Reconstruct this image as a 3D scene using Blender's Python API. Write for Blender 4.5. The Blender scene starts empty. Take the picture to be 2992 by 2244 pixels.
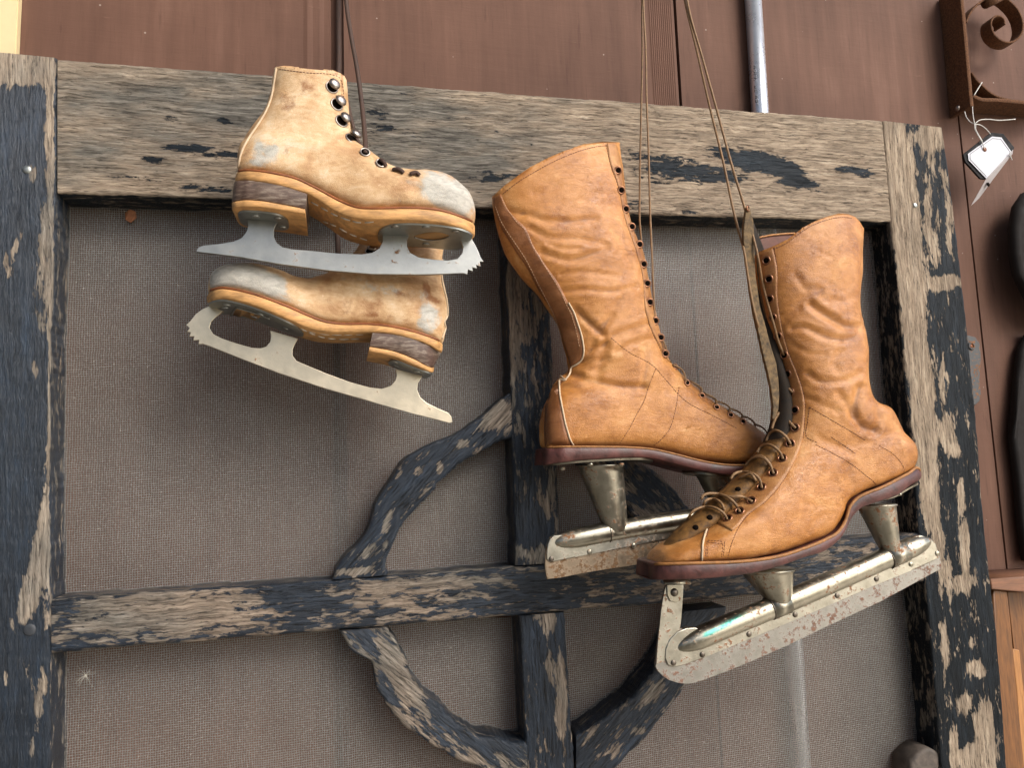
import bpy, bmesh, math, random
import numpy as np
from mathutils import Vector, Matrix, noise
from mathutils.bvhtree import BVHTree
random.seed(7)
SC = bpy.context.scene
COL = SC.collection
# ------------------------------------------------------------------ camera, world, sun, exposure
W, H, F = 2992.0, 2244.0, 2164.0
zc = Vector((-456, 13830, -1600)).normalized()          # world up, seen from the camera
xc = Vector((6794, 0, -1600)); xc = (xc - zc * xc.dot(zc)).normalized()
yc_ = zc.cross(xc)
ROT = Matrix((xc, yc_, zc))
CAMP = Vector((0, -0.84, 0))
cam = bpy.data.cameras.new('camera'); camo = bpy.data.objects.new('camera', cam); COL.objects.link(camo)
camo.matrix_world = Matrix.Translation(CAMP) @ ROT.to_4x4()
cam.sensor_width = 36; cam.lens = F / W * 36; cam.clip_start = 0.01; cam.clip_end = 200
SC.camera = camo
world = bpy.data.worlds.new('World'); SC.world = world; world.use_nodes = True
nt = world.node_tree; nt.nodes.clear()
wo = nt.nodes.new('ShaderNodeOutputWorld'); bg = nt.nodes.new('ShaderNodeBackground')
sky = nt.nodes.new('ShaderNodeTexSky'); sky.sky_type = 'NISHITA'; sky.sun_disc = False
SUND = Vector((0.62, -0.95, 1.0)).normalized()            # towards the sun
sky.sun_elevation = math.asin(SUND.z); sky.sun_rotation = math.atan2(SUND.x, SUND.y)
sky.altitude = 50; sky.air_density = 1.0; sky.dust_density = 2.5; sky.ozone_density = 1.0
hs = nt.nodes.new('ShaderNodeHueSaturation'); hs.inputs['Saturation'].default_value = 0.75
geo = nt.nodes.new('ShaderNodeTexCoord'); sep = nt.nodes.new('ShaderNodeSeparateXYZ')
rmp = nt.nodes.new('ShaderNodeMapRange'); rmp.inputs['From Min'].default_value = -0.06; rmp.inputs['From Max'].default_value = 0.02
mix = nt.nodes.new('ShaderNodeMix'); mix.data_type = 'RGBA'
nt.links.new(geo.outputs['Generated'], sep.inputs[0]); nt.links.new(sep.outputs['Z'], rmp.inputs['Value'])
nt.links.new(sky.outputs[0], hs.inputs['Color'])
nt.links.new(rmp.outputs['Result'], mix.inputs['Factor'])
mix.inputs['A'].default_value = (2.6, 2.3, 1.95, 1)        # sunlit ground in front of the porch
nt.links.new(hs.outputs[0], mix.inputs['B'])
# made-up surroundings, sky scaled to shape reflections: bright right, dim left and overhead, patchy
def wmr(out, a, b, c, d, sm=True):
    m = nt.nodes.new('ShaderNodeMapRange'); m.interpolation_type = 'SMOOTHSTEP' if sm else 'LINEAR'
    nt.links.new(out, m.inputs['Value'])
    for k, v in zip(('From Min', 'From Max', 'To Min', 'To Max'), (a, b, c, d)): m.inputs[k].default_value = v
    return m.outputs['Result']
def wmul(a, b):
    m = nt.nodes.new('ShaderNodeMath'); m.operation = 'MULTIPLY'; nt.links.new(a, m.inputs[0]); nt.links.new(b, m.inputs[1]); return m.outputs[0]
wn = nt.nodes.new('ShaderNodeTexNoise'); wn.inputs['Scale'].default_value = 3.2; wn.inputs['Detail'].default_value = 4
nt.links.new(geo.outputs['Generated'], wn.inputs['Vector'])
fx = wmr(sep.outputs['X'], -0.75, 0.55, 0.45, 1.45); fn = wmr(wn.outputs['Fac'], 0.40, 0.58, 0.45, 1.25); fz = wmr(sep.outputs['Z'], 0.62, 0.86, 1.0, 0.22)
# added dark blob behind the camera and bright band at right, for metal reflections
bx = wmul(wmr(sep.outputs['X'], -0.30, -0.12, 0, 1), wmr(sep.outputs['X'], 0.16, 0.34, 1, 0))
bz = wmul(wmr(sep.outputs['Z'], -0.50, -0.35, 0, 1), wmr(sep.outputs['Z'], 0.14, 0.26, 1, 0))
fb = wmr(wmul(bx, bz), 0, 1, 1.0, 0.22, False)
gp = wmul(wmr(sep.outputs['X'], 0.40, 0.52, 1.0, 1.9), wmr(sep.outputs['X'], 0.78, 0.90, 1.0, 0.5))
fac = wmul(wmul(wmul(fx, fn), fz), wmul(fb, gp))
vm = nt.nodes.new('ShaderNodeVectorMath'); vm.operation = 'SCALE'
nt.links.new(mix.outputs['Result'], vm.inputs[0]); nt.links.new(fac, vm.inputs['Scale']); nt.links.new(vm.outputs[0], bg.inputs['Color'])
bg.inputs['Strength'].default_value = 0.13
nt.links.new(bg.outputs[0], wo.inputs['Surface'])
sl = bpy.data.lights.new('sun', 'SUN'); sl.energy = 1.25; sl.angle = math.radians(24); sl.color = (1, 0.95, 0.87)
so = bpy.data.objects.new('sun', sl); COL.objects.link(so)
so.rotation_euler = SUND.to_track_quat('Z', 'Y').to_euler()
SC.view_settings.view_transform = 'Standard'; SC.view_settings.look = 'None'
SC.view_settings.exposure = 0.55; SC.view_settings.gamma = 1; SC.view_settings.use_curve_mapping = False
SC.render.resolution_x = 1024; SC.render.resolution_y = 769
SC.cycles.max_bounces = 8; SC.cycles.transparent_max_bounces = 16

# ------------------------------------------------------------------ projection helpers
def ray(x, y):
    return (ROT @ Vector((x - W / 2, -(y - H / 2), -F))).normalized()
def P(p, Y):
    d = ray(p[0], p[1]); t = (Y - CAMP.y) / d.y
    return CAMP + d * t
RT = ROT.transposed()
def proj(v):
    c = RT @ (Vector(v) - CAMP)
    return (c.x / -c.z * F + W / 2, -c.y / -c.z * F + H / 2)
RTn = np.array(RT)
def projn(V):
    c = (V - np.array(CAMP)) @ RTn.T
    return np.stack([c[:, 0] / -c[:, 2] * F + W / 2, -c[:, 1] / -c[:, 2] * F + H / 2], 1)
def Z(x0, y0, w=1000, k=2212):
    def f(*pts): return [(x0 + a * w / k, y0 + b * w / k) for a, b in pts]
    return f
D = Z(0, 0, 2992); Za = Z(500, 100); Zb = Z(500, 650); Zc = Z(1350, 350); Zd = Z(1500, 1000)
Ze = Z(1850, 550); Zf = Z(1850, 1300); Zg = Z(2192, 0, 800); Zh = Z(0, 0); Zi = Z(0, 1000)
Zj = Z(0, 1644, 800); Zk = Z(900, 1500); Zl = Z(1900, 1500, 1092); Zm = Z(1500, 0)
Zn = Z(2500, 500, 492, 816); Zq = Z(2700, 0, 292, 1211); Zr = Z(2592, 1600, 400, 1030); Zs = Z(700, 0, 450, 2196)

# ------------------------------------------------------------------ objects
def tag(o, label=None, cat=None, group=None, kind=None):
    if label: o['label'] = label
    if cat: o['category'] = cat
    if group: o['group'] = group
    if kind: o['kind'] = kind
    return o
def thing(name, loc, label, cat, group=None):
    o = bpy.data.objects.new(name, None); COL.objects.link(o); o.location = loc
    o.empty_display_size = 0.02
    return tag(o, label, cat, group)
def rootloc(o):
    while o.parent: o = o.parent
    return Vector(o.location)
def mk(name, V, Fc, mat, parent=None, smooth=True, uv=None, attrs=None, mats=None, midx=None):
    me = bpy.data.meshes.new(name)
    me.from_pydata([tuple(v) for v in V], [], [tuple(f) for f in Fc])
    if smooth: me.polygons.foreach_set('use_smooth', [True] * len(me.polygons))
    if uv is not None:
        ul = me.uv_layers.new(name='UVMap')
        li = np.zeros(len(me.loops), dtype=np.int32); me.loops.foreach_get('vertex_index', li)
        ul.data.foreach_set('uv', np.array(uv, dtype=np.float32)[li].ravel())
    for k, a in (attrs or {}).items():
        at = me.attributes.new(k, 'FLOAT', 'POINT'); at.data.foreach_set('value', np.array(a, dtype=np.float32))
    me.materials.append(mat)
    me.update()
    bm = bmesh.new(); bm.from_mesh(me); bmesh.ops.recalc_face_normals(bm, faces=bm.faces); bm.to_mesh(me); bm.free()
    if parent is not None: me.transform(Matrix.Translation(-rootloc(parent)))
    o = bpy.data.objects.new(name, me); COL.objects.link(o)
    if parent is not None: o.parent = parent
    return o
def sharp(o, deg=35):
    o.data.set_sharp_from_angle(angle=math.radians(deg)); return o
def crp(pts, n):
    """catmull-rom through rows of an array, n samples, by chord length"""
    A = np.array([list(p) for p in pts], dtype=float)
    if len(A) == 2: return np.array([A[0] + (A[1] - A[0]) * t for t in np.linspace(0, 1, n)])
    d = np.linalg.norm(np.diff(A[:, :min(3, A.shape[1])], axis=0), axis=1); d = np.maximum(d, 1e-6)
    s = np.concatenate([[0], np.cumsum(d)])
    m = np.zeros_like(A)
    m[1:-1] = ((A[1:-1] - A[:-2]) / d[:-1, None] * d[1:, None] + (A[2:] - A[1:-1]) / d[1:, None] * d[:-1, None]) / (d[:-1, None] + d[1:, None])
    m[0] = (A[1] - A[0]) / d[0]; m[-1] = (A[-1] - A[-2]) / d[-1]
    out = []
    for t in np.linspace(0, s[-1], n):
        i = min(max(np.searchsorted(s, t) - 1, 0), len(A) - 2); h = d[i]; u = (t - s[i]) / h
        out.append((2*u**3 - 3*u**2 + 1) * A[i] + (u**3 - 2*u**2 + u) * h * m[i] + (-2*u**3 + 3*u**2) * A[i+1] + (u**3 - u**2) * h * m[i+1])
    return np.array(out)
def lin(pts, n):
    A = np.array([list(p) for p in pts], dtype=float)
    d = np.linalg.norm(np.diff(A, axis=0), axis=1); s = np.concatenate([[0], np.cumsum(d)])
    t = np.linspace(0, s[-1], n)
    return np.stack([np.interp(t, s, A[:, k]) for k in range(A.shape[1])], 1)
def tube_data(pts, r, seg=8, smooth=0, flat=1.0, cap=True):
    A = [Vector(p) for p in pts]
    if smooth: A = [Vector(p) for p in crp(A, smooth)]
    n = len(A); V = []; Fc = []
    T = [(A[min(i+1, n-1)] - A[max(i-1, 0)]).normalized() for i in range(n)]
    nrm = T[0].orthogonal().normalized()
    for i in range(n):
        nrm = (nrm - T[i] * nrm.dot(T[i])).normalized(); b = T[i].cross(nrm)
        rr = r[i] if hasattr(r, '__len__') else r
        for k in range(seg):
            a = 2 * math.pi * k / seg
            V.append(A[i] + nrm * math.cos(a) * rr + b * math.sin(a) * rr * flat)
    for i in range(n - 1):
        for k in range(seg):
            a, b_ = i*seg + k, i*seg + (k+1) % seg
            Fc.append((a, b_, b_ + seg, a + seg))
    if cap: Fc.append(tuple(range(seg))[::-1]); Fc.append(tuple(range((n-1)*seg, n*seg)))
    return V, Fc
def join(parts):
    V = []; Fc = []
    for v, f in parts:
        o = len(V); V += list(v); Fc += [tuple(i + o for i in q) for q in f]
    return V, Fc
def tube(name, pts, r, mat, parent, seg=8, smooth=0, flat=1.0):
    V, Fc = tube_data(pts, r, seg, smooth, flat)
    return mk(name, V, Fc, mat, parent)
def plate(name, pts, Y0, Y1, mat, parent, bevel=0.0004, smooth=False, jit=0, world_pts=False, deg=30):
    """outline traced on the plane Y0, extruded straight back to Y1"""
    bm = bmesh.new()
    w = [Vector(p) for p in pts] if world_pts else [P(p, Y0) for p in pts]
    if jit:
        w = [v + Vector((random.uniform(-jit, jit), 0, random.uniform(-jit, jit))) for v in w]
    vs = [bm.verts.new(v) for v in w]
    f = bm.faces.new(vs)
    bmesh.ops.recalc_face_normals(bm, faces=[f])
    r = bmesh.ops.extrude_face_region(bm, geom=[f])
    nv = [e for e in r['geom'] if isinstance(e, bmesh.types.BMVert)]
    for v in nv: v.co.y = Y1
    if bevel:
        es = [e for e in bm.edges if all(abs(v.co.y - Y0) < 1e-7 for v in e.verts)]
        bmesh.ops.bevel(bm, geom=es, offset=bevel, segments=2, affect='EDGES', profile=0.6, clamp_overlap=True)
    bmesh.ops.triangulate(bm, faces=[q for q in bm.faces if len(q.verts) > 4])
    bmesh.ops.recalc_face_normals(bm, faces=bm.faces)
    me = bpy.data.meshes.new(name); bm.to_mesh(me); bm.free(); me.materials.append(mat)
    me.polygons.foreach_set('use_smooth', [abs(p.normal.y) < 0.985 for p in me.polygons])      # flat faces stay flat
    if parent is not None: me.transform(Matrix.Translation(-rootloc(parent)))
    o = bpy.data.objects.new(name, me); COL.objects.link(o)
    if parent is not None: o.parent = parent
    return o
def rev(base, axis, prof, seg=20):
    """solid of revolution: prof = [(radius, height)...] along axis from base"""
    ax = Vector(axis).normalized(); u = ax.orthogonal().normalized(); v = ax.cross(u)
    V = []; Fc = []
    for r, h in prof:
        for k in range(seg):
            a = 2 * math.pi * k / seg
            V.append(Vector(base) + ax * h + (u * math.cos(a) + v * math.sin(a)) * max(r, 1e-5))
    n = len(prof)
    for i in range(n - 1):
        for k in range(seg):
            a, b = i*seg + k, i*seg + (k+1) % seg
            Fc.append((a, b, b + seg, a + seg))
    Fc.append(tuple(range(seg))[::-1]); Fc.append(tuple(range((n-1)*seg, n*seg)))
    return V, Fc
def torus(c, axis, R, r, seg=20, s2=8):
    ax = Vector(axis).normalized(); u = ax.orthogonal().normalized(); v = ax.cross(u); V = []; Fc = []
    for i in range(seg):
        a = 2*math.pi*i/seg; d = u*math.cos(a) + v*math.sin(a)
        for k in range(s2):
            b = 2*math.pi*k/s2; V.append(Vector(c) + d*(R + r*math.cos(b)) + ax*r*math.sin(b))
    for i in range(seg):
        for k in range(s2):
            Fc.append((i*s2+k, ((i+1) % seg)*s2+k, ((i+1) % seg)*s2+(k+1) % s2, i*s2+(k+1) % s2))
    return V, Fc
def blobfield(px, blobs):
    """soft field from hand placed marks: (x, y, rx, ry, degrees, amount)"""
    f = np.zeros(len(px))
    for x, y, rx, ry, dg, s in blobs:
        a = math.radians(dg); dx = px[:, 0] - x; dy = px[:, 1] - y
        u = (dx*math.cos(a) + dy*math.sin(a)) / rx; v = (-dx*math.sin(a) + dy*math.cos(a)) / ry
        f += s * np.exp(-np.power(u*u + v*v, 1.6) * 0.9)
    return f

# ------------------------------------------------------------------ materials
class M_:
    def __init__(s, name):
        s.m = bpy.data.materials.new(name); s.m.use_nodes = True; s.t = s.m.node_tree; s.t.nodes.clear()
        s.out = s.t.nodes.new('ShaderNodeOutputMaterial'); s.b = s.t.nodes.new('ShaderNodeBsdfPrincipled')
        s.t.links.new(s.b.outputs[0], s.out.inputs['Surface'])
        s.tc = s.t.nodes.new('ShaderNodeTexCoord')
    def n(s, ty, **kw):
        nd = s.t.nodes.new('ShaderNode' + ty)
        for k, v in kw.items(): setattr(nd, k, v)
        return nd
    def set(s, nd, **kw):
        for k, v in kw.items():
            k = k.replace('_', ' ')
            if hasattr(v, 'is_output') : s.t.links.new(v, nd.inputs[k])
            else: nd.inputs[k].default_value = v
        return nd
    def vec(s, src='Object', scale=(1, 1, 1), rot=(0, 0, 0)):
        mp = s.n('Mapping'); s.t.links.new(s.tc.outputs[src] if isinstance(src, str) else src, mp.inputs['Vector'])
        mp.inputs['Scale'].default_value = scale; mp.inputs['Rotation'].default_value = rot
        return mp.outputs[0]
    def noise(s, vec, sc=1, det=4, rough=0.55, dist=0.0, lac=2.0):
        nd = s.n('TexNoise'); s.t.links.new(vec, nd.inputs['Vector'])
        s.set(nd, Scale=sc, Detail=det, Roughness=rough, Distortion=dist, Lacunarity=lac); return nd.outputs['Fac']
    def vor(s, vec, sc=1, feature='F1', rnd=1.0):
        nd = s.n('TexVoronoi', feature=feature); s.t.links.new(vec, nd.inputs['Vector'])
        s.set(nd, Scale=sc, Randomness=rnd); return nd.outputs['Distance']
    def ramp(s, fac, stops, interp='LINEAR'):
        nd = s.n('ValToRGB'); s.t.links.new(fac, nd.inputs[0]); cr = nd.color_ramp; cr.interpolation = interp
        while len(cr.elements) < len(stops): cr.elements.new(0.5)
        for e, (p, c) in zip(cr.elements, stops):
            e.position = p; e.color = (*c, 1) if hasattr(c, '__len__') else (c, c, c, 1)
        return nd.outputs['Color']
    def rng(s, v, a, b, c=0.0, d=1.0, smooth=False):
        nd = s.n('MapRange'); 
        if smooth: nd.interpolation_type = 'SMOOTHSTEP'
        s.t.links.new(v, nd.inputs['Value']); nd.inputs['From Min'].default_value = a; nd.inputs['From Max'].default_value = b
        nd.inputs['To Min'].default_value = c; nd.inputs['To Max'].default_value = d; return nd.outputs['Result']
    def math(s, op, a, b=0.0, clamp=False):
        nd = s.n('Math', operation=op, use_clamp=clamp)
        for i, v in enumerate((a, b)):
            if hasattr(v, 'is_output'): s.t.links.new(v, nd.inputs[i])
            else: nd.inputs[i].default_value = v
        return nd.outputs[0]
    def mixc(s, f, a, b, mode='MIX'):
        nd = s.n('Mix', data_type='RGBA', blend_type=mode)
        for k, v in (('Factor', f), ('A', a), ('B', b)):
            i = {'Factor': 0, 'A': 6, 'B': 7}[k]
            if hasattr(v, 'is_output'): s.t.links.new(v, nd.inputs[i])
            else: nd.inputs[i].default_value = (*v, 1) if hasattr(v, '__len__') else v
        return nd.outputs[2]
    def attr(s, name):
        nd = s.n('Attribute', attribute_name=name); return nd.outputs['Fac']
    def bump(s, h, dist=0.001, strength=1.0, prev=None):
        nd = s.n('Bump'); nd.inputs['Distance'].default_value = dist; nd.inputs['Strength'].default_value = strength
        s.t.links.new(h, nd.inputs['Height'])
        if prev is not None: s.t.links.new(prev, nd.inputs['Normal'])
        return nd.outputs[0]
    def fin(s, color=None, rough=None, normal=None, metal=None, spec=None, coat=None, sheen=None):
        for k, v in (('Base Color', color), ('Roughness', rough), ('Normal', normal), ('Metallic', metal),
                     ('Specular IOR Level', spec), ('Coat Weight', coat), ('Sheen Weight', sheen)):
            if v is None: continue
            if hasattr(v, 'is_output'): s.t.links.new(v, s.b.inputs[k])
            else: s.b.inputs[k].default_value = (*v, 1) if hasattr(v, '__len__') else v
        return s.m

def mat_wood(name, bias=0.0, base='tan', paint=(0.016, 0.021, 0.028), prough=0.42, seed=0.0, spec=0.22):
    m = M_(name); uv = m.tc.outputs['UV']
    add = m.n('VectorMath', operation='ADD'); m.t.links.new(uv, add.inputs[0]); add.inputs[1].default_value = (seed, seed * 1.7, seed)
    uv = add.outputs[0]
    g1 = m.noise(m.vec(uv, (20, 260, 1)), 1, 9, 0.74, 0.4)
    g2 = m.noise(m.vec(uv, (45, 900, 1)), 1, 5, 0.7)
    big = m.noise(m.vec(uv, (5, 14, 1)), 1, 5, 0.6)
    crk = m.noise(m.vec(uv, (38, 560, 1)), 1, 7, 0.75, 0.3)
    if base == 'tan':
        c = m.ramp(g1, [(0.26, (0.12, 0.086, 0.058)), (0.40, (0.30, 0.225, 0.158)), (0.54, (0.50, 0.395, 0.285)), (0.72, (0.72, 0.60, 0.46))])
    else:
        c = m.ramp(g1, [(0.30, (0.09, 0.07, 0.05)), (0.43, (0.22, 0.165, 0.12)), (0.54, (0.36, 0.28, 0.21)), (0.68, (0.52, 0.42, 0.32))])
    grey = m.ramp(g1, [(0.32, (0.05, 0.046, 0.040)), (0.52, (0.17, 0.155, 0.13)), (0.68, (0.34, 0.31, 0.265))])
    lo = m.noise(m.vec(uv, (16, 60, 1)), 1, 8, 0.72, 0.3)
    c = m.mixc(m.rng(lo, 0.35, 0.66, 0.55, 0.0), c, (0.13, 0.10, 0.075))
    gat = m.math('ADD', big, m.attr('grey'))
    c = m.mixc(m.rng(gat, 0.46, 0.66), c, grey)
    c = m.mixc(m.rng(crk, 0.575, 0.61, 0, 0.92), c, (0.03, 0.023, 0.017))
    chk = m.noise(m.vec(uv, (9, 300, 1)), 1, 3, 0.5, 0.15)
    chkm = m.math('MULTIPLY', m.rng(m.math('ABSOLUTE', m.math('SUBTRACT', chk, 0.5)), 0.0, 0.012, 1, 0), m.rng(m.noise(m.vec(uv, (7, 40, 1)), 1, 4, 0.6), 0.47, 0.53))
    c = m.mixc(m.math('MULTIPLY', chkm, 0.9), c, (0.015, 0.012, 0.01))
    c = m.mixc(m.rng(g2, 0.52, 0.7, 0, 0.5), c, (0.06, 0.048, 0.036))
    # peeling paint: ragged along the grain, small chips and long splinters
    pn = m.noise(m.vec(uv, (34, 118, 1)), 1, 9, 0.72, 0.25)
    pn2 = m.noise(m.vec(uv, (70, 480, 1)), 1, 5, 0.65)
    cells = m.vor(m.vec(uv, (110, 330, 1)), 1, 'F1')
    pm = m.math('ADD', m.math('MULTIPLY', m.math('SUBTRACT', pn, 0.5), 1.6), m.math('MULTIPLY', m.math('SUBTRACT', pn2, 0.5), 0.3))
    pm = m.math('ADD', m.math('ADD', pm, 0.5), m.math('MULTIPLY', m.math('SUBTRACT', cells, 0.45), 0.14))
    pm = m.math('ADD', pm, m.math('ADD', m.math('MULTIPLY', m.attr('paint'), 1.25), bias))
    mask = m.rng(pm, 0.498, 0.508)
    halo = m.rng(pm, 0.36, 0.5)
    c = m.mixc(m.math('MULTIPLY', halo, 0.4), c, (0.08, 0.065, 0.055))
    crackn = m.noise(m.vec(uv, (34, 520, 1)), 1, 6, 0.75, 0.4)
    crx = m.noise(m.vec(uv, (260, 90, 1)), 1, 4, 0.7, 0.3)
    ck = m.math('MULTIPLY', m.math('MAXIMUM', m.rng(crackn, 0.55, 0.61), m.rng(crx, 0.70, 0.76)), m.attr('crackle'))
    pc = m.ramp(m.noise(m.vec(uv, (14, 60, 1)), 1, 6, 0.65), [(0.3, tuple(q * 0.55 for q in paint)), (0.55, paint), (0.75, tuple(q * 2.3 + 0.004 for q in paint))])
    pc = m.mixc(ck, pc, (0.006, 0.006, 0.007))
    c = m.mixc(mask, c, pc)
    rr = m.mixc(mask, (0.82, 0.82, 0.82), (prough, prough, prough))
    b = m.bump(g1, 0.0018, 0.6)
    b = m.bump(g2, 0.0010, 0.7, b)
    b = m.bump(m.math('MULTIPLY', crk, -1.0), 0.0026, 0.5, b)
    b = m.bump(m.math('MULTIPLY', chkm, -1.0), 0.002, 0.6, b)
    hh = m.math('SUBTRACT', m.math('ADD', mask, m.math('MULTIPLY', m.math('MULTIPLY', pn2, mask), 0.5)), m.math('MULTIPLY', ck, 0.9))
    b = m.bump(hh, 0.0022, 0.8, b)
    return m.fin(c, rr, b, spec=spec)

def mat_leather(name, cols, rough=(0.34, 0.55), scale=1.0, stain=(0.10, 0.04, 0.013), grey=None, crack=0.6, coat=0.0, stk=0.7, blot=0.9):
    m = M_(name); o = m.vec('Object')
    n1 = m.noise(o, 26, 6, 0.62, 0.5); n2 = m.noise(m.vec('Object', (1, 1, 2.2)), 90, 5, 0.65, 0.8)
    c = m.ramp(m.math('ADD', m.math('MULTIPLY', n1, 0.7), m.math('MULTIPLY', n2, 0.3)),
               [(0.34, cols[0]), (0.48, cols[1]), (0.58, cols[2]), (0.7, cols[3])])
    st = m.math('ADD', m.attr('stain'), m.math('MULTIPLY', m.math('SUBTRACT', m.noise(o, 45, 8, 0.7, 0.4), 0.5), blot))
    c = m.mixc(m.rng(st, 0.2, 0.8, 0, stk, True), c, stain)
    if grey:
        gr = m.math('ADD', m.attr('grey'), m.math('MULTIPLY', m.math('SUBTRACT', m.noise(o, 48, 9, 0.75, 0.4), 0.5), 1.9))
        c = m.mixc(m.rng(gr, 0.30, 0.80, 0, 0.95, True), c, m.ramp(n2, [(0.3, grey[0]), (0.7, grey[1])]))
    sc = m.noise(m.vec('Object', (1, 1, 1), (0.3, 0.5, 0.7)), 150, 4, 0.7)
    c = m.mixc(m.rng(sc, 0.64, 0.76, 0, 0.45), c, tuple(min(1, q * 1.35) for q in cols[3]))
    sc2 = m.noise(m.vec('Object', (14, 14, 160), (0.2, 0.6, 0.1)), 1, 5, 0.7)
    c = m.mixc(m.rng(sc2, 0.66, 0.72, 0, 0.5), c, tuple(q * 0.5 for q in cols[0]))
    # fine creases and cracks in the finish, dark in the fold and rubbed pale beside it
    cn = m.noise(m.vec('Object', (50, 50, 150), (0.15, 0.35, 0)), 1, 9, 0.74, 0.5)
    cl = m.math('ABSOLUTE', m.math('SUBTRACT', cn, 0.5))
    cm = m.math('MULTIPLY', m.rng(cl, 0.0, 0.010, 1, 0), m.rng(m.noise(o, 40, 6, 0.7), 0.46, 0.66))
    c = m.mixc(m.math('MULTIPLY', cm, 0.28), c, tuple(q * 0.42 for q in cols[0]))
    cn2 = m.noise(m.vec('Object', (120, 120, 120), (0.5, 0.1, 0.9)), 1, 4, 0.6, 0.8)
    cm2 = m.math('MULTIPLY', m.rng(m.math('ABSOLUTE', m.math('SUBTRACT', cn2, 0.5)), 0.0, 0.02, 1, 0), m.rng(m.noise(o, 22, 4, 0.6), 0.5, 0.62))
    c = m.mixc(m.math('MULTIPLY', cm2, 0.22), c, tuple(min(1, q * 1.3) for q in cols[3]))
    vo = m.vor(m.vec('Object', (1, 1, 1.4)), 520, 'DISTANCE_TO_EDGE')
    wr = m.noise(m.vec('Object', (70, 70, 330), (0.0, 0.25, 0)), 1, 5, 0.6, 1.6)
    wr2 = m.noise(m.vec('Object', (40, 40, 40)), 1, 6, 0.6, 1.5)
    b = m.bump(m.math('MULTIPLY', cm, -1.0), 0.0004, 0.6)
    b = m.bump(wr2, 0.0010, 0.28, b)
    b = m.bump(wr, 0.0006, crack, b)
    b = m.bump(m.rng(vo, 0, 0.2), 0.00022, 0.6, b)
    return m.fin(c, m.rng(m.math('ADD', n1, m.math('MULTIPLY', m.attr('stain'), 0.2)), 0.3, 0.7, rough[0], rough[1]), b, coat=coat, spec=0.5)

def mat_metal(name, col, rough=(0.25, 0.45), rust=0.0, rustc=(0.17, 0.075, 0.03), scale=60, metal=1.0, dirt=0.3, bump=0.0002, brushed=False):
    m = M_(name); o = m.vec('Object')
    n1 = m.noise(o, scale, 7, 0.65); n2 = m.noise(o, scale * 4, 6, 0.7)
    ns = m.noise(m.vec('Object', (30, 30, 400) if brushed else (200, 200, 200)), 1, 3, 0.6)
    c = m.ramp(n1, [(0.3, tuple(q * (1 - dirt) for q in col)), (0.6, col)])
    rs = m.math('ADD', m.math('ADD', m.math('MULTIPLY', n2, 0.5), m.math('MULTIPLY', n1, 0.5)), m.attr('rust'))
    rm = m.rng(rs, 0.62 - rust * 0.3, 0.70 - rust * 0.3)
    c = m.mixc(rm, c, m.ramp(n2, [(0.35, tuple(q * 0.5 for q in rustc)), (0.65, tuple(q * 1.5 for q in rustc))]))
    gm = m.attr('green')
    gk = m.rng(m.math('ADD', gm, m.math('MULTIPLY', m.math('SUBTRACT', n2, 0.5), 0.8)), 0.35, 0.75, 0, 0.85)
    c = m.mixc(gk, c, (0.03, 0.24, 0.2))
    me = m.math('MULTIPLY', m.math('SUBTRACT', 1.0, m.math('MULTIPLY', rm, 0.85)), metal)
    rr = m.math('ADD', m.rng(m.math('ADD', m.math('MULTIPLY', n1, 0.6), m.math('MULTIPLY', ns, 0.4)), 0.3, 0.7, rough[0], rough[1]), m.math('MULTIPLY', rm, 0.35))
    b = m.bump(m.math('ADD', n2, m.math('MULTIPLY', rm, 0.8)), bump, 0.6)
    b = m.bump(ns, 0.00005, 0.4, b)
    return m.fin(c, rr, b, me)

def mat_plain(name, col, rough=0.6, var=0.25, sc=80, bump=0.0003, metal=0.0, stretch=(1, 1, 1), coat=0.0):
    m = M_(name); o = m.vec('Object', stretch); n1 = m.noise(o, sc, 6, 0.65, 0.3)
    c = m.ramp(n1, [(0.3, tuple(q * (1 - var) for q in col)), (0.7, tuple(min(1, q * (1 + var)) for q in col))])
    return m.fin(c, m.rng(n1, 0.3, 0.7, rough * 0.85, min(1, rough * 1.15)), m.bump(n1, bump, 0.7), metal, coat=coat)

def mat_layers():   # stacked leather heel: dark, scuffed, with grey wear
    m = M_('stacked_leather'); o = m.vec('Object', (1, 1, 5)); n = m.noise(o, 60, 7, 0.7, 0.4); n2 = m.noise(m.vec('Object'), 30, 4, 0.6)
    c = m.ramp(n, [(0.32, (0.035, 0.02, 0.014)), (0.5, (0.11, 0.07, 0.05)), (0.66, (0.27, 0.22, 0.17))])
    c = m.mixc(m.rng(n2, 0.5, 0.7, 0, 0.5), c, (0.09, 0.035, 0.03))
    return m.fin(c, 0.6, m.bump(n, 0.0005, 0.6))

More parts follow.
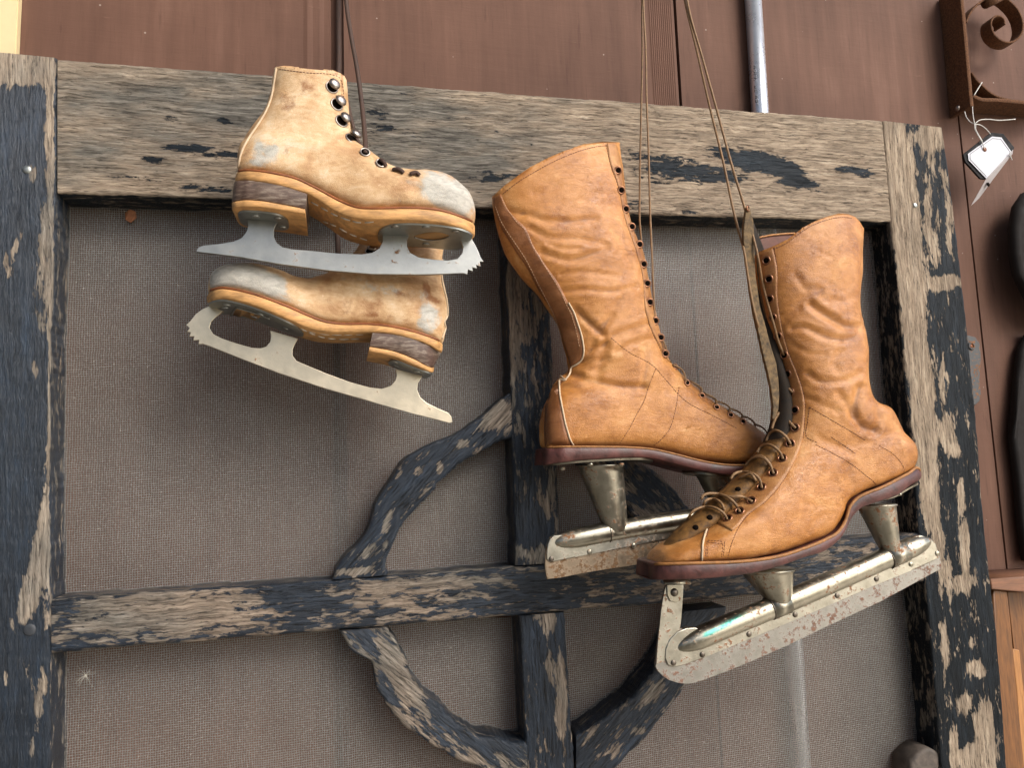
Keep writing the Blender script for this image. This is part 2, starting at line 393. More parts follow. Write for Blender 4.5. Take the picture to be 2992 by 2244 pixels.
MT = {}
MT['rail'] = mat_wood('weathered_rail_wood', 0.0, 'tan', (0.010, 0.016, 0.022), seed=0.0)
MT['stile_dark'] = mat_wood('flaking_stile_paint', 0.0, 'tan', (0.007, 0.016, 0.030), 0.30, seed=3.1, spec=0.7)
MT['stile'] = mat_wood('flaking_paint_on_oak', 0.0, 'tan', (0.0075, 0.0115, 0.016), 0.5, seed=6.3)
MT['muntin'] = mat_wood('flaking_paint_on_bar', 0.02, 'dull', (0.013, 0.021, 0.034), 0.40, seed=9.9, spec=0.45)
tanc = [(0.27, 0.094, 0.020), (0.44, 0.178, 0.042), (0.545, 0.243, 0.070), (0.65, 0.36, 0.145)]
MT['tan'] = mat_leather('tan_boot_leather', tanc, (0.24, 0.42), stain=(0.16, 0.06, 0.018), crack=0.6, blot=1.1, stk=0.6)
MT['tan_dark'] = mat_leather('darker_tan_leather', [(0.15, 0.05, 0.016), (0.25, 0.095, 0.03), (0.33, 0.135, 0.048), (0.42, 0.2, 0.085)], (0.28, 0.45), stain=(0.08, 0.03, 0.012), crack=0.3)
MT['facing'] = mat_leather('eyelet_band_leather', [(0.22, 0.08, 0.025), (0.34, 0.145, 0.045), (0.45, 0.21, 0.07), (0.55, 0.3, 0.12)], (0.3, 0.5), stain=(0.1, 0.04, 0.015), crack=0.3)
pale = [(0.38, 0.185, 0.070), (0.58, 0.36, 0.18), (0.69, 0.49, 0.29), (0.75, 0.63, 0.47)]
MT['pale'] = mat_leather('pale_worn_leather', pale, (0.5, 0.72), stk=0.85, blot=2.5, stain=(0.25, 0.085, 0.02), grey=((0.33, 0.32, 0.28), (0.58, 0.56, 0.50)), crack=0.25)
MT['suede'] = mat_plain('olive_suede_lining', (0.135, 0.088, 0.042), 0.85, 0.8, 160, 0.0012)
MT['lining'] = mat_plain('purple_brown_lining', (0.19, 0.085, 0.06), 0.7, 0.3)
MT['tongue'] = mat_plain('golden_tongue_leather', (0.145, 0.068, 0.014), 0.7, 0.8, 120, 0.0009)
MT['shaded_tongue'] = mat_plain('gap_shade_tongue', (0.024, 0.016, 0.010), 0.9, 0.7)  # shade of the lacing gap put into the upper tongue's colour
MT['cutedge'] = mat_plain('pale_cut_edge', (0.55, 0.42, 0.28), 0.8, 0.2)
MT['sole_red'] = mat_plain('oxblood_sole_edge', (0.080, 0.026, 0.021), 0.48, 0.7, 70, 0.0012)
MT['welt'] = mat_plain('tan_welt', (0.30, 0.13, 0.035), 0.6, 0.4, 200, 0.0006)
MT['sole_under'] = mat_plain('dark_sole_leather', (0.10, 0.035, 0.018), 0.5, 0.4)
MT['sole_orange'] = mat_plain('orange_sole_leather', (0.53, 0.285, 0.105), 0.6, 0.42, 60, 0.0008, stretch=(1, 1, 4))
MT['sole_tan'] = mat_plain('tan_sole_bottom', (0.36, 0.20, 0.075), 0.6, 0.25)
MT['rand'] = mat_plain('russet_rand', (0.23, 0.07, 0.02), 0.55, 0.5, 50)
MT['heel'] = mat_layers()
MT['steel'] = mat_metal('grey_blade_steel', (0.37, 0.37, 0.345), (0.30, 0.46), 0.05, scale=40, dirt=0.2, brushed=True)
MT['steel_warm'] = mat_metal('cream_blade_steel', (0.70, 0.605, 0.45), (0.28, 0.44), 0.05, scale=40, dirt=0.2, brushed=True)
MT['plate'] = mat_metal('grey_mount_plate', (0.42, 0.44, 0.42), (0.4, 0.5), 0.0, dirt=0.25)
MT['nickel'] = mat_metal('old_nickel', (0.44, 0.41, 0.33), (0.25, 0.42), 0.25, dirt=0.45, scale=45)
MT['nickel_pale'] = mat_metal('worn_plated_holder', (0.50, 0.475, 0.40), (0.28, 0.45), 0.25, dirt=0.35, scale=60)
MT['runner'] = mat_metal('rusty_runner', (0.37, 0.355, 0.32), (0.38, 0.55), 0.36, (0.16, 0.085, 0.055), dirt=0.3, scale=70)
MT['runner_brown'] = mat_metal('browned_runner', (0.40, 0.31, 0.22), (0.4, 0.55), 0.45, (0.13, 0.07, 0.03), dirt=0.4, scale=60)
MT['darkmetal'] = mat_metal('dark_rivet', (0.20, 0.17, 0.14), (0.35, 0.5), 0.1, dirt=0.4)
MT['copper'] = mat_metal('copper_eyelet', (0.34, 0.17, 0.10), (0.28, 0.42), 0.0, dirt=0.4)
MT['hook'] = mat_metal('worn_lace_hook', (0.42, 0.37, 0.33), (0.25, 0.4), 0.05, dirt=0.5)
MT['galv'] = mat_metal('galvanised_conduit', (0.80, 0.84, 0.90), (0.24, 0.34), 0.0, dirt=0.12, scale=14, metal=0.78)
MT['hole'] = mat_plain('dark_hole', (0.006, 0.004, 0.003), 1.0, 0.2)
MT['hole'].node_tree.nodes['Principled BSDF'].inputs['Specular IOR Level'].default_value = 0.05
MT['thread_w'] = mat_plain('pale_thread', (0.62, 0.58, 0.5), 0.9, 0.15)
MT['thread_d'] = mat_plain('dark_thread', (0.11, 0.035, 0.018), 0.9, 0.2)
MT['thread_t'] = mat_plain('tan_thread', (0.55, 0.36, 0.22), 0.9, 0.2)
MT['lace'] = mat_plain('waxed_tan_lace', (0.22, 0.125, 0.055), 0.6, 0.35, 300)
MT['lace_dark'] = mat_plain('dark_brown_lace', (0.055, 0.028, 0.018), 0.75, 0.35, 300)
MT['white_string'] = mat_plain('white_string', (0.75, 0.73, 0.68), 0.9, 0.1)
MT['card'] = mat_plain('white_card', (0.6, 0.61, 0.66), 0.6, 0.05)
MT['card_grey'] = mat_plain('grey_card', (0.42, 0.38, 0.38), 0.6, 0.1)
MT['card_black'] = mat_plain('black_card', (0.006, 0.005, 0.006), 0.85, 0.2)
MT['iron'] = mat_metal('rusted_iron', (0.11, 0.055, 0.03), (0.6, 0.8), 0.9, (0.125, 0.055, 0.024), metal=0.3, scale=90, bump=0.0006)
MT['bolt'] = mat_plain('painted_over_bolt', (0.03, 0.034, 0.04), 0.5, 0.5)
MT['knob'] = mat_plain('grey_brown_worn_wood', (0.10, 0.08, 0.065), 0.75, 0.5, 90, 0.0006)
MT['keeper'] = mat_metal('dull_latch_steel', (0.085, 0.088, 0.09), (0.6, 0.75), 0.35, dirt=0.4, metal=0.1)
MT['cream'] = mat_plain('cream_paint', (0.72, 0.57, 0.32), 0.6, 0.06, 30)
MT['cab'] = mat_plain('orange_varnished_wood', (0.17, 0.066, 0.016), 0.5, 0.45, 60, 0.0004, stretch=(6, 6, 0.6))
MT['cab_light'] = mat_plain('light_orange_wood', (0.40, 0.18, 0.055), 0.5, 0.3, 60, 0.0004, stretch=(6, 6, 0.6))
MT['cab_top'] = mat_plain('brown_wood_top', (0.21, 0.095, 0.05), 0.6, 0.3, 50, 0.0004, stretch=(0.6, 6, 6))
MT['blackiron'] = mat_plain('black_iron', (0.008, 0.005, 0.004), 0.95, 0.5)

def mat_wall():
    m = M_('brown_painted_siding')
    n1 = m.noise(m.vec('Object', (60, 60, 5)), 1, 6, 0.6); n2 = m.noise(m.vec('Object', (4, 4, 3)), 1, 5, 0.6)
    n3 = m.noise(m.vec('Object', (14, 14, 130)), 1, 6, 0.7)
    c = m.ramp(m.math('ADD', m.math('MULTIPLY', n1, 0.4), m.math('MULTIPLY', n2, 0.6)),
               [(0.35, (0.10, 0.051, 0.035)), (0.55, (0.148, 0.077, 0.053)), (0.7, (0.20, 0.110, 0.078))])
    c = m.mixc(m.rng(n3, 0.66, 0.74, 0, 0.4), c, (0.33, 0.2, 0.14))
    sp = m.vor(m.vec('Object'), 34, 'F1')
    c = m.mixc(m.rng(sp, 0.03, 0.05, 0.5, 0), c, (0.5, 0.42, 0.36))
    dk = m.noise(m.vec('Object', (130, 130, 12)), 1, 3, 0.6)
    c = m.mixc(m.rng(dk, 0.62, 0.75, 0, 0.45), c, (0.05, 0.022, 0.016))
    b = m.bump(n1, 0.0008, 0.6); b = m.bump(n3, 0.0006, 0.7, b)
    return m.fin(c, 0.7, b, spec=0.18)
MT['wall'] = mat_wall()

PITCH = 0.00245
def mat_screen():
    m = M_('insect_wire'); uv = m.tc.outputs['UV']
    # gentle waviness of the weave
    nz = m.n('TexNoise'); m.t.links.new(m.vec(uv, (16, 16, 1)), nz.inputs['Vector']); nz.inputs['Detail'].default_value = 3
    sb = m.n('VectorMath', operation='SUBTRACT'); m.t.links.new(nz.outputs['Color'], sb.inputs[0]); sb.inputs[1].default_value = (0.5, 0.5, 0.5)
    scl = m.n('VectorMath', operation='SCALE'); m.t.links.new(sb.outputs[0], scl.inputs[0]); scl.inputs['Scale'].default_value = 0.0028
    ad = m.n('VectorMath', operation='ADD'); m.t.links.new(uv, ad.inputs[0]); m.t.links.new(scl.outputs[0], ad.inputs[1])
    sp = m.n('SeparateXYZ'); m.t.links.new(ad.outputs[0], sp.inputs[0])
    def wire(o):
        f = m.math('FRACT', m.math('DIVIDE', o, PITCH)); t = m.math('ABSOLUTE', m.math('SUBTRACT', f, 0.5)); return t
    a = wire(sp.outputs['X']); b = wire(sp.outputs['Y'])
    mn = m.math('MINIMUM', a, b)
    clog = m.noise(m.vec(uv, (90, 90, 1)), 1, 6, 0.7)
    th = m.rng(clog, 0.3, 0.75, 0.130, 0.185)
    op = m.math('LESS_THAN', mn, th)
    d1 = m.noise(m.vec(uv, (22, 22, 1)), 1, 6, 0.65); d2 = m.noise(m.vec(uv, (400, 400, 1)), 1, 2, 0.5)
    c = m.ramp(m.math('ADD', m.math('MULTIPLY', d1, 0.22), m.math('MULTIPLY', d2, 0.78)),
               [(0.32, (0.14, 0.129, 0.118)), (0.5, (0.20, 0.187, 0.172)), (0.68, (0.30, 0.283, 0.26))])
    sp2 = m.noise(m.vec(uv, (260, 260, 1)), 1, 2, 0.5)
    c = m.mixc(m.rng(sp2, 0.70, 0.76, 0, 0.8), c, (0.55, 0.52, 0.46))
    m.fin(c, 0.55, metal=0.25)
    tr = m.n('BsdfTransparent'); mx = m.n('MixShader')
    m.t.links.new(op, mx.inputs[0]); m.t.links.new(tr.outputs[0], mx.inputs[1]); m.t.links.new(m.b.outputs[0], mx.inputs[2])
    m.t.links.new(mx.outputs[0], m.out.inputs['Surface'])
    return m.m
MT['screen'] = mat_screen()

# ------------------------------------------------------------------ wall behind the door
WY = 0.095
def wx(dx, dy=0, y=WY): return P((dx * W / 2212, dy * W / 2212), y).x
def build_wall():
    pr = []   # (x at the top of the picture in 2212 px, offset towards the camera)
    def add(x, o): pr.append((x, o))
    add(-260, 0); add(655, 0); add(664, 0.0010); add(676, 0.0002); add(690, 0.0006); add(700, 0.0); add(714, 0.0006); add(715, -0.018); add(729, -0.018); add(730, -0.004); add(741, -0.005); add(742, 0.001)
    add(1396, 0.001); add(1397, -0.001)
    x = 1400
    while x < 1450:
        add(x, -0.0007); add(x + 2, 0.0); x += 4.2
    add(1454, -0.0005); add(1455, -0.012); add(1458, -0.012); add(1459, 0.0012)
    add(2040, 0.0012); add(2041, -0.006); add(2043, -0.006); add(2044, 0.001); add(2700, 0.001)
    V = []; Fc = []; xs = [(wx(a), WY - o) for a, o in pr]
    zs = np.linspace(-1.1, 1.1, 12)
    for z in zs:
        for X, Y in xs: V.append((X, Y, z))
    for z in zs[[0, -1]]:
        for X, Y in xs: V.append((X, WY + 0.04, z))
    n = len(xs)
    for j in range(len(zs) - 1):
        for i in range(n - 1): Fc.append((j*n+i, j*n+i+1, (j+1)*n+i+1, (j+1)*n+i))
    nb = len(zs) * n
    for i in range(n - 1):
        Fc.append((i, i+1, nb+i+1, nb+i)); a = (len(zs)-1)*n
        Fc.append((a+i, a+i+1, nb+n+i+1, nb+n+i)); Fc.append((nb+i, nb+i+1, nb+n+i+1, nb+n+i))
    Fc.append((0, *[j*n for j in range(1, len(zs))], nb + n, nb)); Fc.append((n-1, *[j*n+n-1 for j in range(1, len(zs))], nb+2*n-1, nb+n-1))
    root = thing('wall', (0, WY, 0), 'brown painted plywood wall with upright grooves behind the old screen door', 'wall')
    mk('siding', V, Fc, MT['wall'], root, smooth=False)
    return root
build_wall()
x0, x1 = wx(-300), wx(49)
def box(name, lo, hi, mat, parent, bev=0.001):
    bm = bmesh.new(); bmesh.ops.create_cube(bm, size=1)
    for v in bm.verts: v.co = Vector([(lo[i] + hi[i]) / 2 + v.co[i] * (hi[i] - lo[i]) for i in range(3)])
    if bev: bmesh.ops.bevel(bm, geom=list(bm.edges), offset=bev, segments=2, affect='EDGES')
    me = bpy.data.meshes.new(name); bm.to_mesh(me); bm.free(); me.materials.append(mat)
    if parent is not None: me.transform(Matrix.Translation(-rootloc(parent)))
    o = bpy.data.objects.new(name, me); COL.objects.link(o)
    if parent is not None: o.parent = parent
    return o
o = box('trim_board', (x0, WY - 0.012, -1.1), (x1, WY - 0.0008, 1.1), MT['cream'], None)
tag(o, 'cream painted trim board at the left edge of the brown wall', 'trim')

# ------------------------------------------------------------------ screen door
door = thing('screen_door', (0, 0, -0.45), 'old wooden screen door with flaking black paint and curved brackets', 'screen door')
BT = 0.046; SY = 0.040
def board(name, A, B, mat, nl, nw, Y0=0.0, T=BT, bev=0.003, paint=None, grey=None, crackle=1.0, jag=0.0010, relief=0.0006, seed=0, horiz=True, sidepaint=0.25, sidegrey=0.1, planar=False):
    """a board lying in the door plane between the traced edges A and B (pixel polylines), front face at Y0"""
    a = crp([P(p, Y0) for p in A], nl) if len(A) > 2 else lin([P(p, Y0) for p in A], nl)
    b = crp([P(p, Y0) for p in B], nl) if len(B) > 2 else lin([P(p, Y0) for p in B], nl)
    V = []; UV = []; side = []
    ulen = 0; wid = np.linalg.norm(b[nl//2] - a[nl//2])
    for j in range(nl):
        if j: ulen += np.linalg.norm((a[j] + b[j]) / 2 - (a[j-1] + b[j-1]) / 2)
        pa, pb = Vector(a[j]), Vector(b[j]); d = (pb - pa); L = d.length; d = d / L
        # worn, uneven arrises
        na = (noise.noise(Vector((ulen * 45, 0.3 + seed, 1))) + 0.6 * noise.noise(Vector((ulen * 160, 3, seed)))) * jag
        nb = (noise.noise(Vector((ulen * 45, 9.3 + seed, 5))) + 0.6 * noise.noise(Vector((ulen * 160, 7, seed)))) * jag
        pa = pa + d * na; pb = pb + d * nb; L = (pb - pa).length
        prof = [(0, T), (0, T * 0.66), (0, T * 0.33), (0, bev), (bev * 0.3, bev * 0.3)]
        prof += [(bev + (L - 2 * bev) * k / nw, 0) for k in range(nw + 1)]
        prof += [(L - bev * 0.3, bev * 0.3), (L, bev), (L, T * 0.33), (L, T * 0.66), (L, T)]
        vv = -T
        for i, (u, y) in enumerate(prof):
            q = pa + d * u; yy = Y0 + y
            if 5 <= i <= 5 + nw:
                yy += (noise.noise(Vector((ulen * 25 + seed, u * 300, seed))) + 0.5 * noise.noise(Vector((ulen * 80, u * 900, 2 + seed)))) * relief
            V.append(Vector((q.x, yy, q.z)))
            vcoord = u - y if i < 5 + nw // 2 else u + y
            UV.append((ulen, vcoord)); side.append(0 if 4 <= i <= 6 + nw else 1)
    n = nw + 11; Fc = []
    for j in range(nl - 1):
        for i in range(n - 1): Fc.append((j*n+i, j*n+i+1, (j+1)*n+i+1, (j+1)*n+i))
        Fc.append((j*n+n-1, j*n, (j+1)*n, (j+1)*n+n-1))
    Fc.append(tuple(range(n))[::-1]); Fc.append(tuple(range((nl-1)*n, nl*n)))
    if planar:
        d0 = (Vector(b[-1]) + Vector(a[-1]) - Vector(b[0]) - Vector(a[0])).normalized(); e0 = Vector((-d0.z, 0, d0.x))
        UV = [(v.dot(d0) + seed, v.dot(e0) + (v.y if sd else 0)) for v, sd in zip(V, side)]
    px = projn(np.array([tuple(v) for v in V])); side = np.array(side)
    pf = blobfield(px, paint[1]) + paint[0] if paint else np.zeros(len(V))
    pf = np.where(side > 0, np.maximum(pf * 0.3, sidepaint), pf)
    gf = blobfield(px, grey[1]) + grey[0] if grey else np.zeros(len(V))
    gf = np.where(side > 0, sidegrey, gf)
    o = mk(name, V, Fc, mat, door, uv=UV, attrs={'paint': np.clip(pf, -0.6, 0.6), 'grey': gf, 'crackle': np.full(len(V), crackle)})
    return sharp(o, 50)
def S(L): return [(x * W / 2212, y * W / 2212, a * W / 2212, b * W / 2212, r, s) for x, y, a, b, r, s in L]
# top rail -- marks traced in the 2212 px view
board('top_rail', [(168, 171), (900, 226), (1760, 290), (2577, 351)], [(168, 565), (1000, 590), (1848, 625), (2603, 647)], MT['rail'], 380, 60,
      paint=(-0.23, S([(1600, 340, 75, 24, 12, .34), (1690, 365, 60, 22, 20, .36), (1730, 398, 48, 14, 12, .34), (1650, 350, 60, 18, 0, .2),
                       (1450, 372, 75, 22, 0, .29), (1550, 380, 70, 22, 5, .27), (1440, 345, 60, 16, 0, .2), (1850, 372, 44, 11, 8, .36), (1500, 455, 60, 10, 0, .2),
                       (410, 322, 62, 13, 2, .33), (500, 335, 60, 9, 2, .26), (330, 345, 25, 10, 0, .24), (490, 262, 40, 8, 15, .22), (380, 255, 30, 10, 10, .2),
                       (250, 382, 40, 9, 5, .22), (330, 388, 40, 9, 3, .2), (430, 405, 60, 9, 3, .24), (480, 410, 40, 7, 2, .2), (290, 428, 60, 8, 3, .25), (800, 255, 60, 18, 10, .13), (850, 290, 80, 20, 5, .15), (820, 240, 60, 12, 5, .12),
                       (1050, 380, 60, 18, 0, .16), (1370, 330, 30, 40, 0, .15), (1100, 385, 70, 12, 0, .14), (1370, 440, 25, 25, 0, .16)])),
      grey=(0.02, S([(500, 210, 450, 60, 4, .16), (900, 300, 250, 90, 4, .14), (300, 330, 200, 60, 0, .04), (1700, 320, 340, 130, 4, -.3), (1300, 420, 300, 60, 4, -.12), (1850, 420, 200, 80, 0, -.2)])), crackle=0.6, sidepaint=0.06, sidegrey=0.14)
board('left_stile', [(-60, 146), (-64, 1200), (-70, 2330)], [(165, 168), (163, 560), (146, 1100), (145, 1500), (147, 1900), (146, 2330)], MT['stile_dark'], 420, 44,
      paint=(0.25, S([(40, 140, 110, 48, 0, -.62), (108, 330, 12, 170, 0, -.5), (100, 600, 26, 110, 2, -.42), (118, 760, 12, 160, 0, -.44), (70, 375, 12, 22, 0, -.4), (25, 560, 16, 50, 0, -.28), (90, 480, 12, 60, 0, -.3),
                      (40, 520, 8, 25, 10, -.25), (75, 800, 10, 22, 0, -.3), (100, 1000, 9, 60, 0, -.2), (92, 1200, 24, 100, 8, -.55), (62, 1290, 20, 70, 12, -.55), (112, 900, 9, 200, 0, -.45), (95, 1100, 10, 60, 4, -.3), (105, 1310, 10, 60, 0, -.3), (58, 1440, 8, 60, -14, -.27),
                      (85, 1520, 12, 90, 8, -.33), (25, 1350, 6, 30, 0, -.24), (12, 1470, 5, 25, 0, -.28), (110, 1500, 8, 150, 0, -.2), (68, 1620, 8, 40, 0, -.25)])),
      grey=(0.0, []), crackle=0.35, sidepaint=0.06, sidegrey=0.12, seed=4)
RB = [(2577, 351), (2603, 647), (2627, 874), (2645, 1103), (2672, 1344), (2685, 1549), (2714, 1796), (2739, 2092), (2760, 2330)]
board('right_stile', [(2580, 352)] + RB[1:], [(2754, 372), (2774, 512), (2813, 838), (2829, 982), (2853, 1223), (2874, 1495), (2887, 1623), (2917, 1895), (2942, 2240), (2948, 2330)], MT['stile'], 420, 44,
      paint=(0.11, S([(1925, 330, 40, 110, -4, -.5), (1950, 430, 30, 110, -4, -.5), (1965, 560, 28, 110, -4, -.5), (1975, 700, 24, 120, -3, -.5), (1990, 830, 24, 120, -4, -.5), (1998, 960, 22, 110, -4, -.45), (2010, 1090, 18, 90, -4, -.36),
                      (2025, 290, 45, 30, 0, -.55), (2010, 380, 10, 60, 0, -.15), (2042, 610, 34, 15, -8, -.6), (2050, 470, 8, 100, -4, -.22), (2062, 380, 10, 90, -4, -.25), (2005, 500, 8, 120, -4, -.2), (2035, 820, 6, 50, 0, -.3), (2022, 520, 7, 60, 0, -.2),
                      (2045, 930, 20, 40, 0, -.24), (2060, 970, 14, 22, 0, -.26), (2075, 1080, 9, 50, 0, -.3), (2083, 1180, 9, 50, 0, -.38), (2084, 1260, 24, 16, -20, -.42), (2086, 1215, 9, 60, 0, -.36), (2110, 1445, 24, 16, 30, -.42),
                      (2085, 1520, 14, 22, 0, -.4), (2120, 1570, 16, 45, 0, -.42), (2135, 1600, 13, 70, -5, -.5), (2105, 1640, 40, 30, 0, -.4), (2040, 1390, 8, 60, -4, -.34), (2050, 1250, 8, 60, -4, -.25), (2030, 1180, 9, 90, -4, -.26), (2062, 1620, 8, 60, 0, -.3), (2098, 1390, 5, 18, 0, -.3)])),
      grey=(-0.1, []), crackle=0.5, sidepaint=0.03, sidegrey=0.12, seed=8)
board('middle_rail', [(150, 1752), (900, 1701), (1510, 1654), (2300, 1590), (2686, 1560)], [(150, 1911), (900, 1850), (1542, 1797), (2300, 1733), (2706, 1700)], MT['muntin'], 380, 30, Y0=0.0015, bev=0.004,
      paint=(0.0, S([(280, 1300, 190, 60, -4, -.10), (420, 1330, 200, 40, -4, -.16), (130, 1290, 40, 60, 0, .1), (640, 1290, 90, 50, -4, .15), (830, 1300, 60, 25, -4, -.1), (900, 1265, 150, 14, -4, -.2), (1130, 1290, 130, 50, -4, .08), (1000, 1320, 100, 20, 0, -.06)])),
      grey=(0.0, S([(300, 1330, 250, 80, 0, .05)])), crackle=1.0, sidepaint=-0.1, seed=12, jag=0.0014)
board('upper_mullion', [(1474, 600), (1492, 1147), (1508, 1653)], [(1598, 620), (1613, 1000), (1640, 1644)], MT['muntin'], 260, 24, Y0=0.0005, bev=0.004,
      paint=(0.0, S([(1120, 640, 50, 90, 0, -.12), (1135, 1000, 60, 120, 0, .06), (1150, 1150, 40, 40, 0, .3), (1150, 1190, 40, 18, 0, -.2), (1100, 760, 16, 160, 0, -.14), (1185, 1040, 12, 100, 0, -.12)])),
      grey=(0.06, []), crackle=1.0, sidepaint=0.05, seed=16, jag=0.0014)
board('lower_mullion', [(1519, 1801), (1530, 2020), (1543, 2330)], [(1650, 1790), (1664, 2010), (1685, 2330)], MT['muntin'], 150, 24, Y0=0.0005, bev=0.003,
      paint=(0.10, S([(1180, 1340, 20, 30, 0, -.3), (1215, 1520, 10, 90, 0, -.4), (1205, 1480, 8, 60, 0, -.2), (1190, 1440, 10, 30, 0, -.2), (1160, 1400, 20, 60, 0, .1)])),
      crackle=1.0, sidepaint=0.0, seed=20, jag=0.0014)
def bracket(A, B, seed, bias, marks, g=0.02, nl=140):
    return board('curved_bracket', A, B, MT['muntin'], nl, 26, Y0=0.001, bev=0.004, paint=(bias, marks), grey=(g, []), crackle=1.0, sidepaint=0.05, seed=seed, jag=0.0030, planar=True)
bracket(D((1103, 848), (1060, 880), (1000, 925), (950, 950), (900, 975), (868, 1000), (842, 1035), (818, 1075), (803, 1115), (790, 1150), (768, 1178), (735, 1215), (722, 1252)),
        D((1107, 942), (1075, 958), (1040, 978), (1005, 995), (985, 1008), (960, 1035), (932, 1066), (905, 1093), (880, 1122), (862, 1150), (850, 1180), (838, 1212), (836, 1243)), 24, 0.09,
        S([(1075, 900, 40, 30, -40, -.32), (950, 1010, 8, 14, 0, -.3), (905, 1020, 12, 10, 0, -.2), (835, 1130, 8, 25, 20, -.2), (765, 1235, 40, 8, -5, -.35), (800, 1190, 14, 20, 30, -.25), (1000, 960, 14, 10, 0, -.2)]))
bracket(Zk((200, 765), (255, 870), (340, 930), (405, 970), (435, 1060), (455, 1160), (505, 1240), (560, 1310), (640, 1390), (760, 1475), (870, 1550), (1000, 1615), (1120, 1660), (1260, 1720), (1420, 1790)),
        Zk((515, 738), (560, 820), (600, 890), (635, 950), (670, 1040), (705, 1110), (770, 1180), (850, 1250), (930, 1315), (1000, 1370), (1080, 1420), (1160, 1450), (1240, 1468), (1320, 1478), (1416, 1490)), 28, -0.04,
        S([(770, 1370, 25, 14, 0, .1), (800, 1400, 12, 40, -30, .2), (850, 1440, 60, 50, 0, -.12), (880, 1500, 40, 40, 0, -.1), (1050, 1600, 80, 30, 20, .16), (840, 1490, 12, 40, -30, .25), (960, 1540, 12, 40, -50, .2)]), 0.08, 160)
bracket(D((1245, 1592), (1290, 1562), (1330, 1532), (1378, 1490), (1418, 1440), (1450, 1382), (1474, 1322)),
        D((1245, 1730), (1330, 1662), (1380, 1612), (1448, 1532), (1488, 1472), (1530, 1420), (1572, 1312)), 32, 0.08,
        S([(1330, 1620, 20, 14, -40, -.2), (1410, 1500, 20, 30, 40, -.28), (1380, 1580, 16, 10, 0, -.2)]))
bracket(D((1192, 858), (1245, 895), (1300, 935), (1390, 1000), (1460, 1060), (1500, 1110), (1530, 1160), (1545, 1203)),
        D((1196, 955), (1240, 985), (1270, 1005), (1325, 1050), (1362, 1105), (1392, 1150), (1412, 1190), (1420, 1212)), 36, -0.02,
        S([(1400, 1060, 30, 20, 30, .12)]))
# rounded end of the lower corner bracket, bottom right
plate('corner_bracket', Zr((178, 1659), (185, 1610), (230, 1560), (285, 1520), (330, 1512), (390, 1545), (410, 1590), (395, 1659), (395, 1800), (178, 1800)), 0.004, 0.036, MT['knob'], door, 0.004)

# insect screen, four panes in the openings (one woven sheet per opening)
def screen(A, nx=60, ny=60, ph=0):
    c = [P(p, SY) for p in A]; V = []; UV = []; Fc = []
    for j in range(ny + 1):
        for i in range(nx + 1):
            u, v = i / nx, j / ny
            q = (c[0] * (1-u) + c[1] * u) * (1-v) + (c[3] * (1-u) + c[2] * u) * v
            q = q + Vector((0, (noise.noise(Vector((q.x * 9, q.z * 9, ph))) * 0.0022), 0))
            V.append(q); UV.append((q.x + 0.01 * q.z, q.z - 0.03 * q.x))
    for j in range(ny):
        for i in range(nx):
            a = j*(nx+1)+i; Fc.append((a, a+1, a+nx+2, a+nx+1))
    return mk('wire_screen', V, Fc, MT['screen'], door, uv=UV)
screen([(120, 520), (1530, 560), (1580, 1770), (120, 1830)], ph=1)
screen([(1560, 560), (2740, 620), (2820, 1640), (1610, 1770)], ph=2)
screen([(120, 1850), (1580, 1800), (1620, 2360), (120, 2360)], ph=3)
screen([(1600, 1790), (2830, 1660), (2860, 2360), (1640, 2360)], ph=4)

# nails and a hole plate on the stiles
def nail(pt, r, mat=MT['darkmetal'], Y=0.0):
    c = P(pt, Y)
    V, Fc = rev(c + Vector((0, 0.002, 0)), (0, -1, 0), [(r, 0), (r, 0.0022), (r * 0.8, 0.0030), (r * 0.3, 0.0034)], 12)
    return mk('nail_head', V, Fc, mat, door)
nail(Zh((175, 1095))[0], 0.0045, MT['plate']); nail(Zj((238, 545))[0], 0.006, MT['bolt']); nail(Zn((288, 165))[0], 0.0038, MT['plate'])
# latch keeper sticking out from the right edge
plate('latch_keeper', [(2790, 985), (2822, 978), (2850, 985), (2862, 1003), (2866, 1040), (2864, 1075), (2862, 1110), (2866, 1150), (2862, 1172), (2850, 1184), (2838, 1180), (2800, 1170)], 0.012, 0.0145, MT['keeper'], door, 0.0008)
V, Fc = torus(P((2838, 1011), 0.0115), (0, -1, 0), 0.0042, 0.0016); k_ = mk('keeper_eye', V, Fc, MT['keeper'], door)
V, Fc = rev(P((2838, 1011), 0.0118), (0, -1, 0), [(0.0034, 0), (0.0034, 0.0004)]); mk('screw_hole', V, Fc, MT['rand'], door)

# seed fluff and a scrap of leaf caught in the wire
c = P(Zj((692, 915))[0], SY - 0.003); parts = []
for k in range(34):
    a = random.uniform(0, 2 * math.pi); l = random.uniform(.005, .014); dv = Vector((math.cos(a) * l, random.uniform(-.006, .001), math.sin(a) * l))
    parts.append(tube_data([c, c + dv * .5 + Vector((0, -.0006, .0006)), c + dv], [.00012, .00008, .00005], 4))
parts.append(rev(c, (0, -1, 0), [(.0012, -.001), (.0012, .001)], 8))
V, Fc = join(parts); V = [v - c for v in V]
fl = mk('seed_fluff', V, Fc, mat_plain('seed_hairs', (0.6, 0.56, 0.48), 0.9, 0.1), None); fl.location = c
tag(fl, 'white seed fluff caught in the wire screen under the left end of the middle rail', 'fluff')
c = P(Zh((845, 1400))[0], SY - 0.003)
V = [Vector(q) for q in ((-.006, 0, .004), (-.001, -.002, .008), (.005, -.001, .006), (.006, 0, -.001), (.001, -.003, -.008), (-.005, -.001, -.004))]
V = V + [v + Vector((0, .0005, 0)) for v in V]
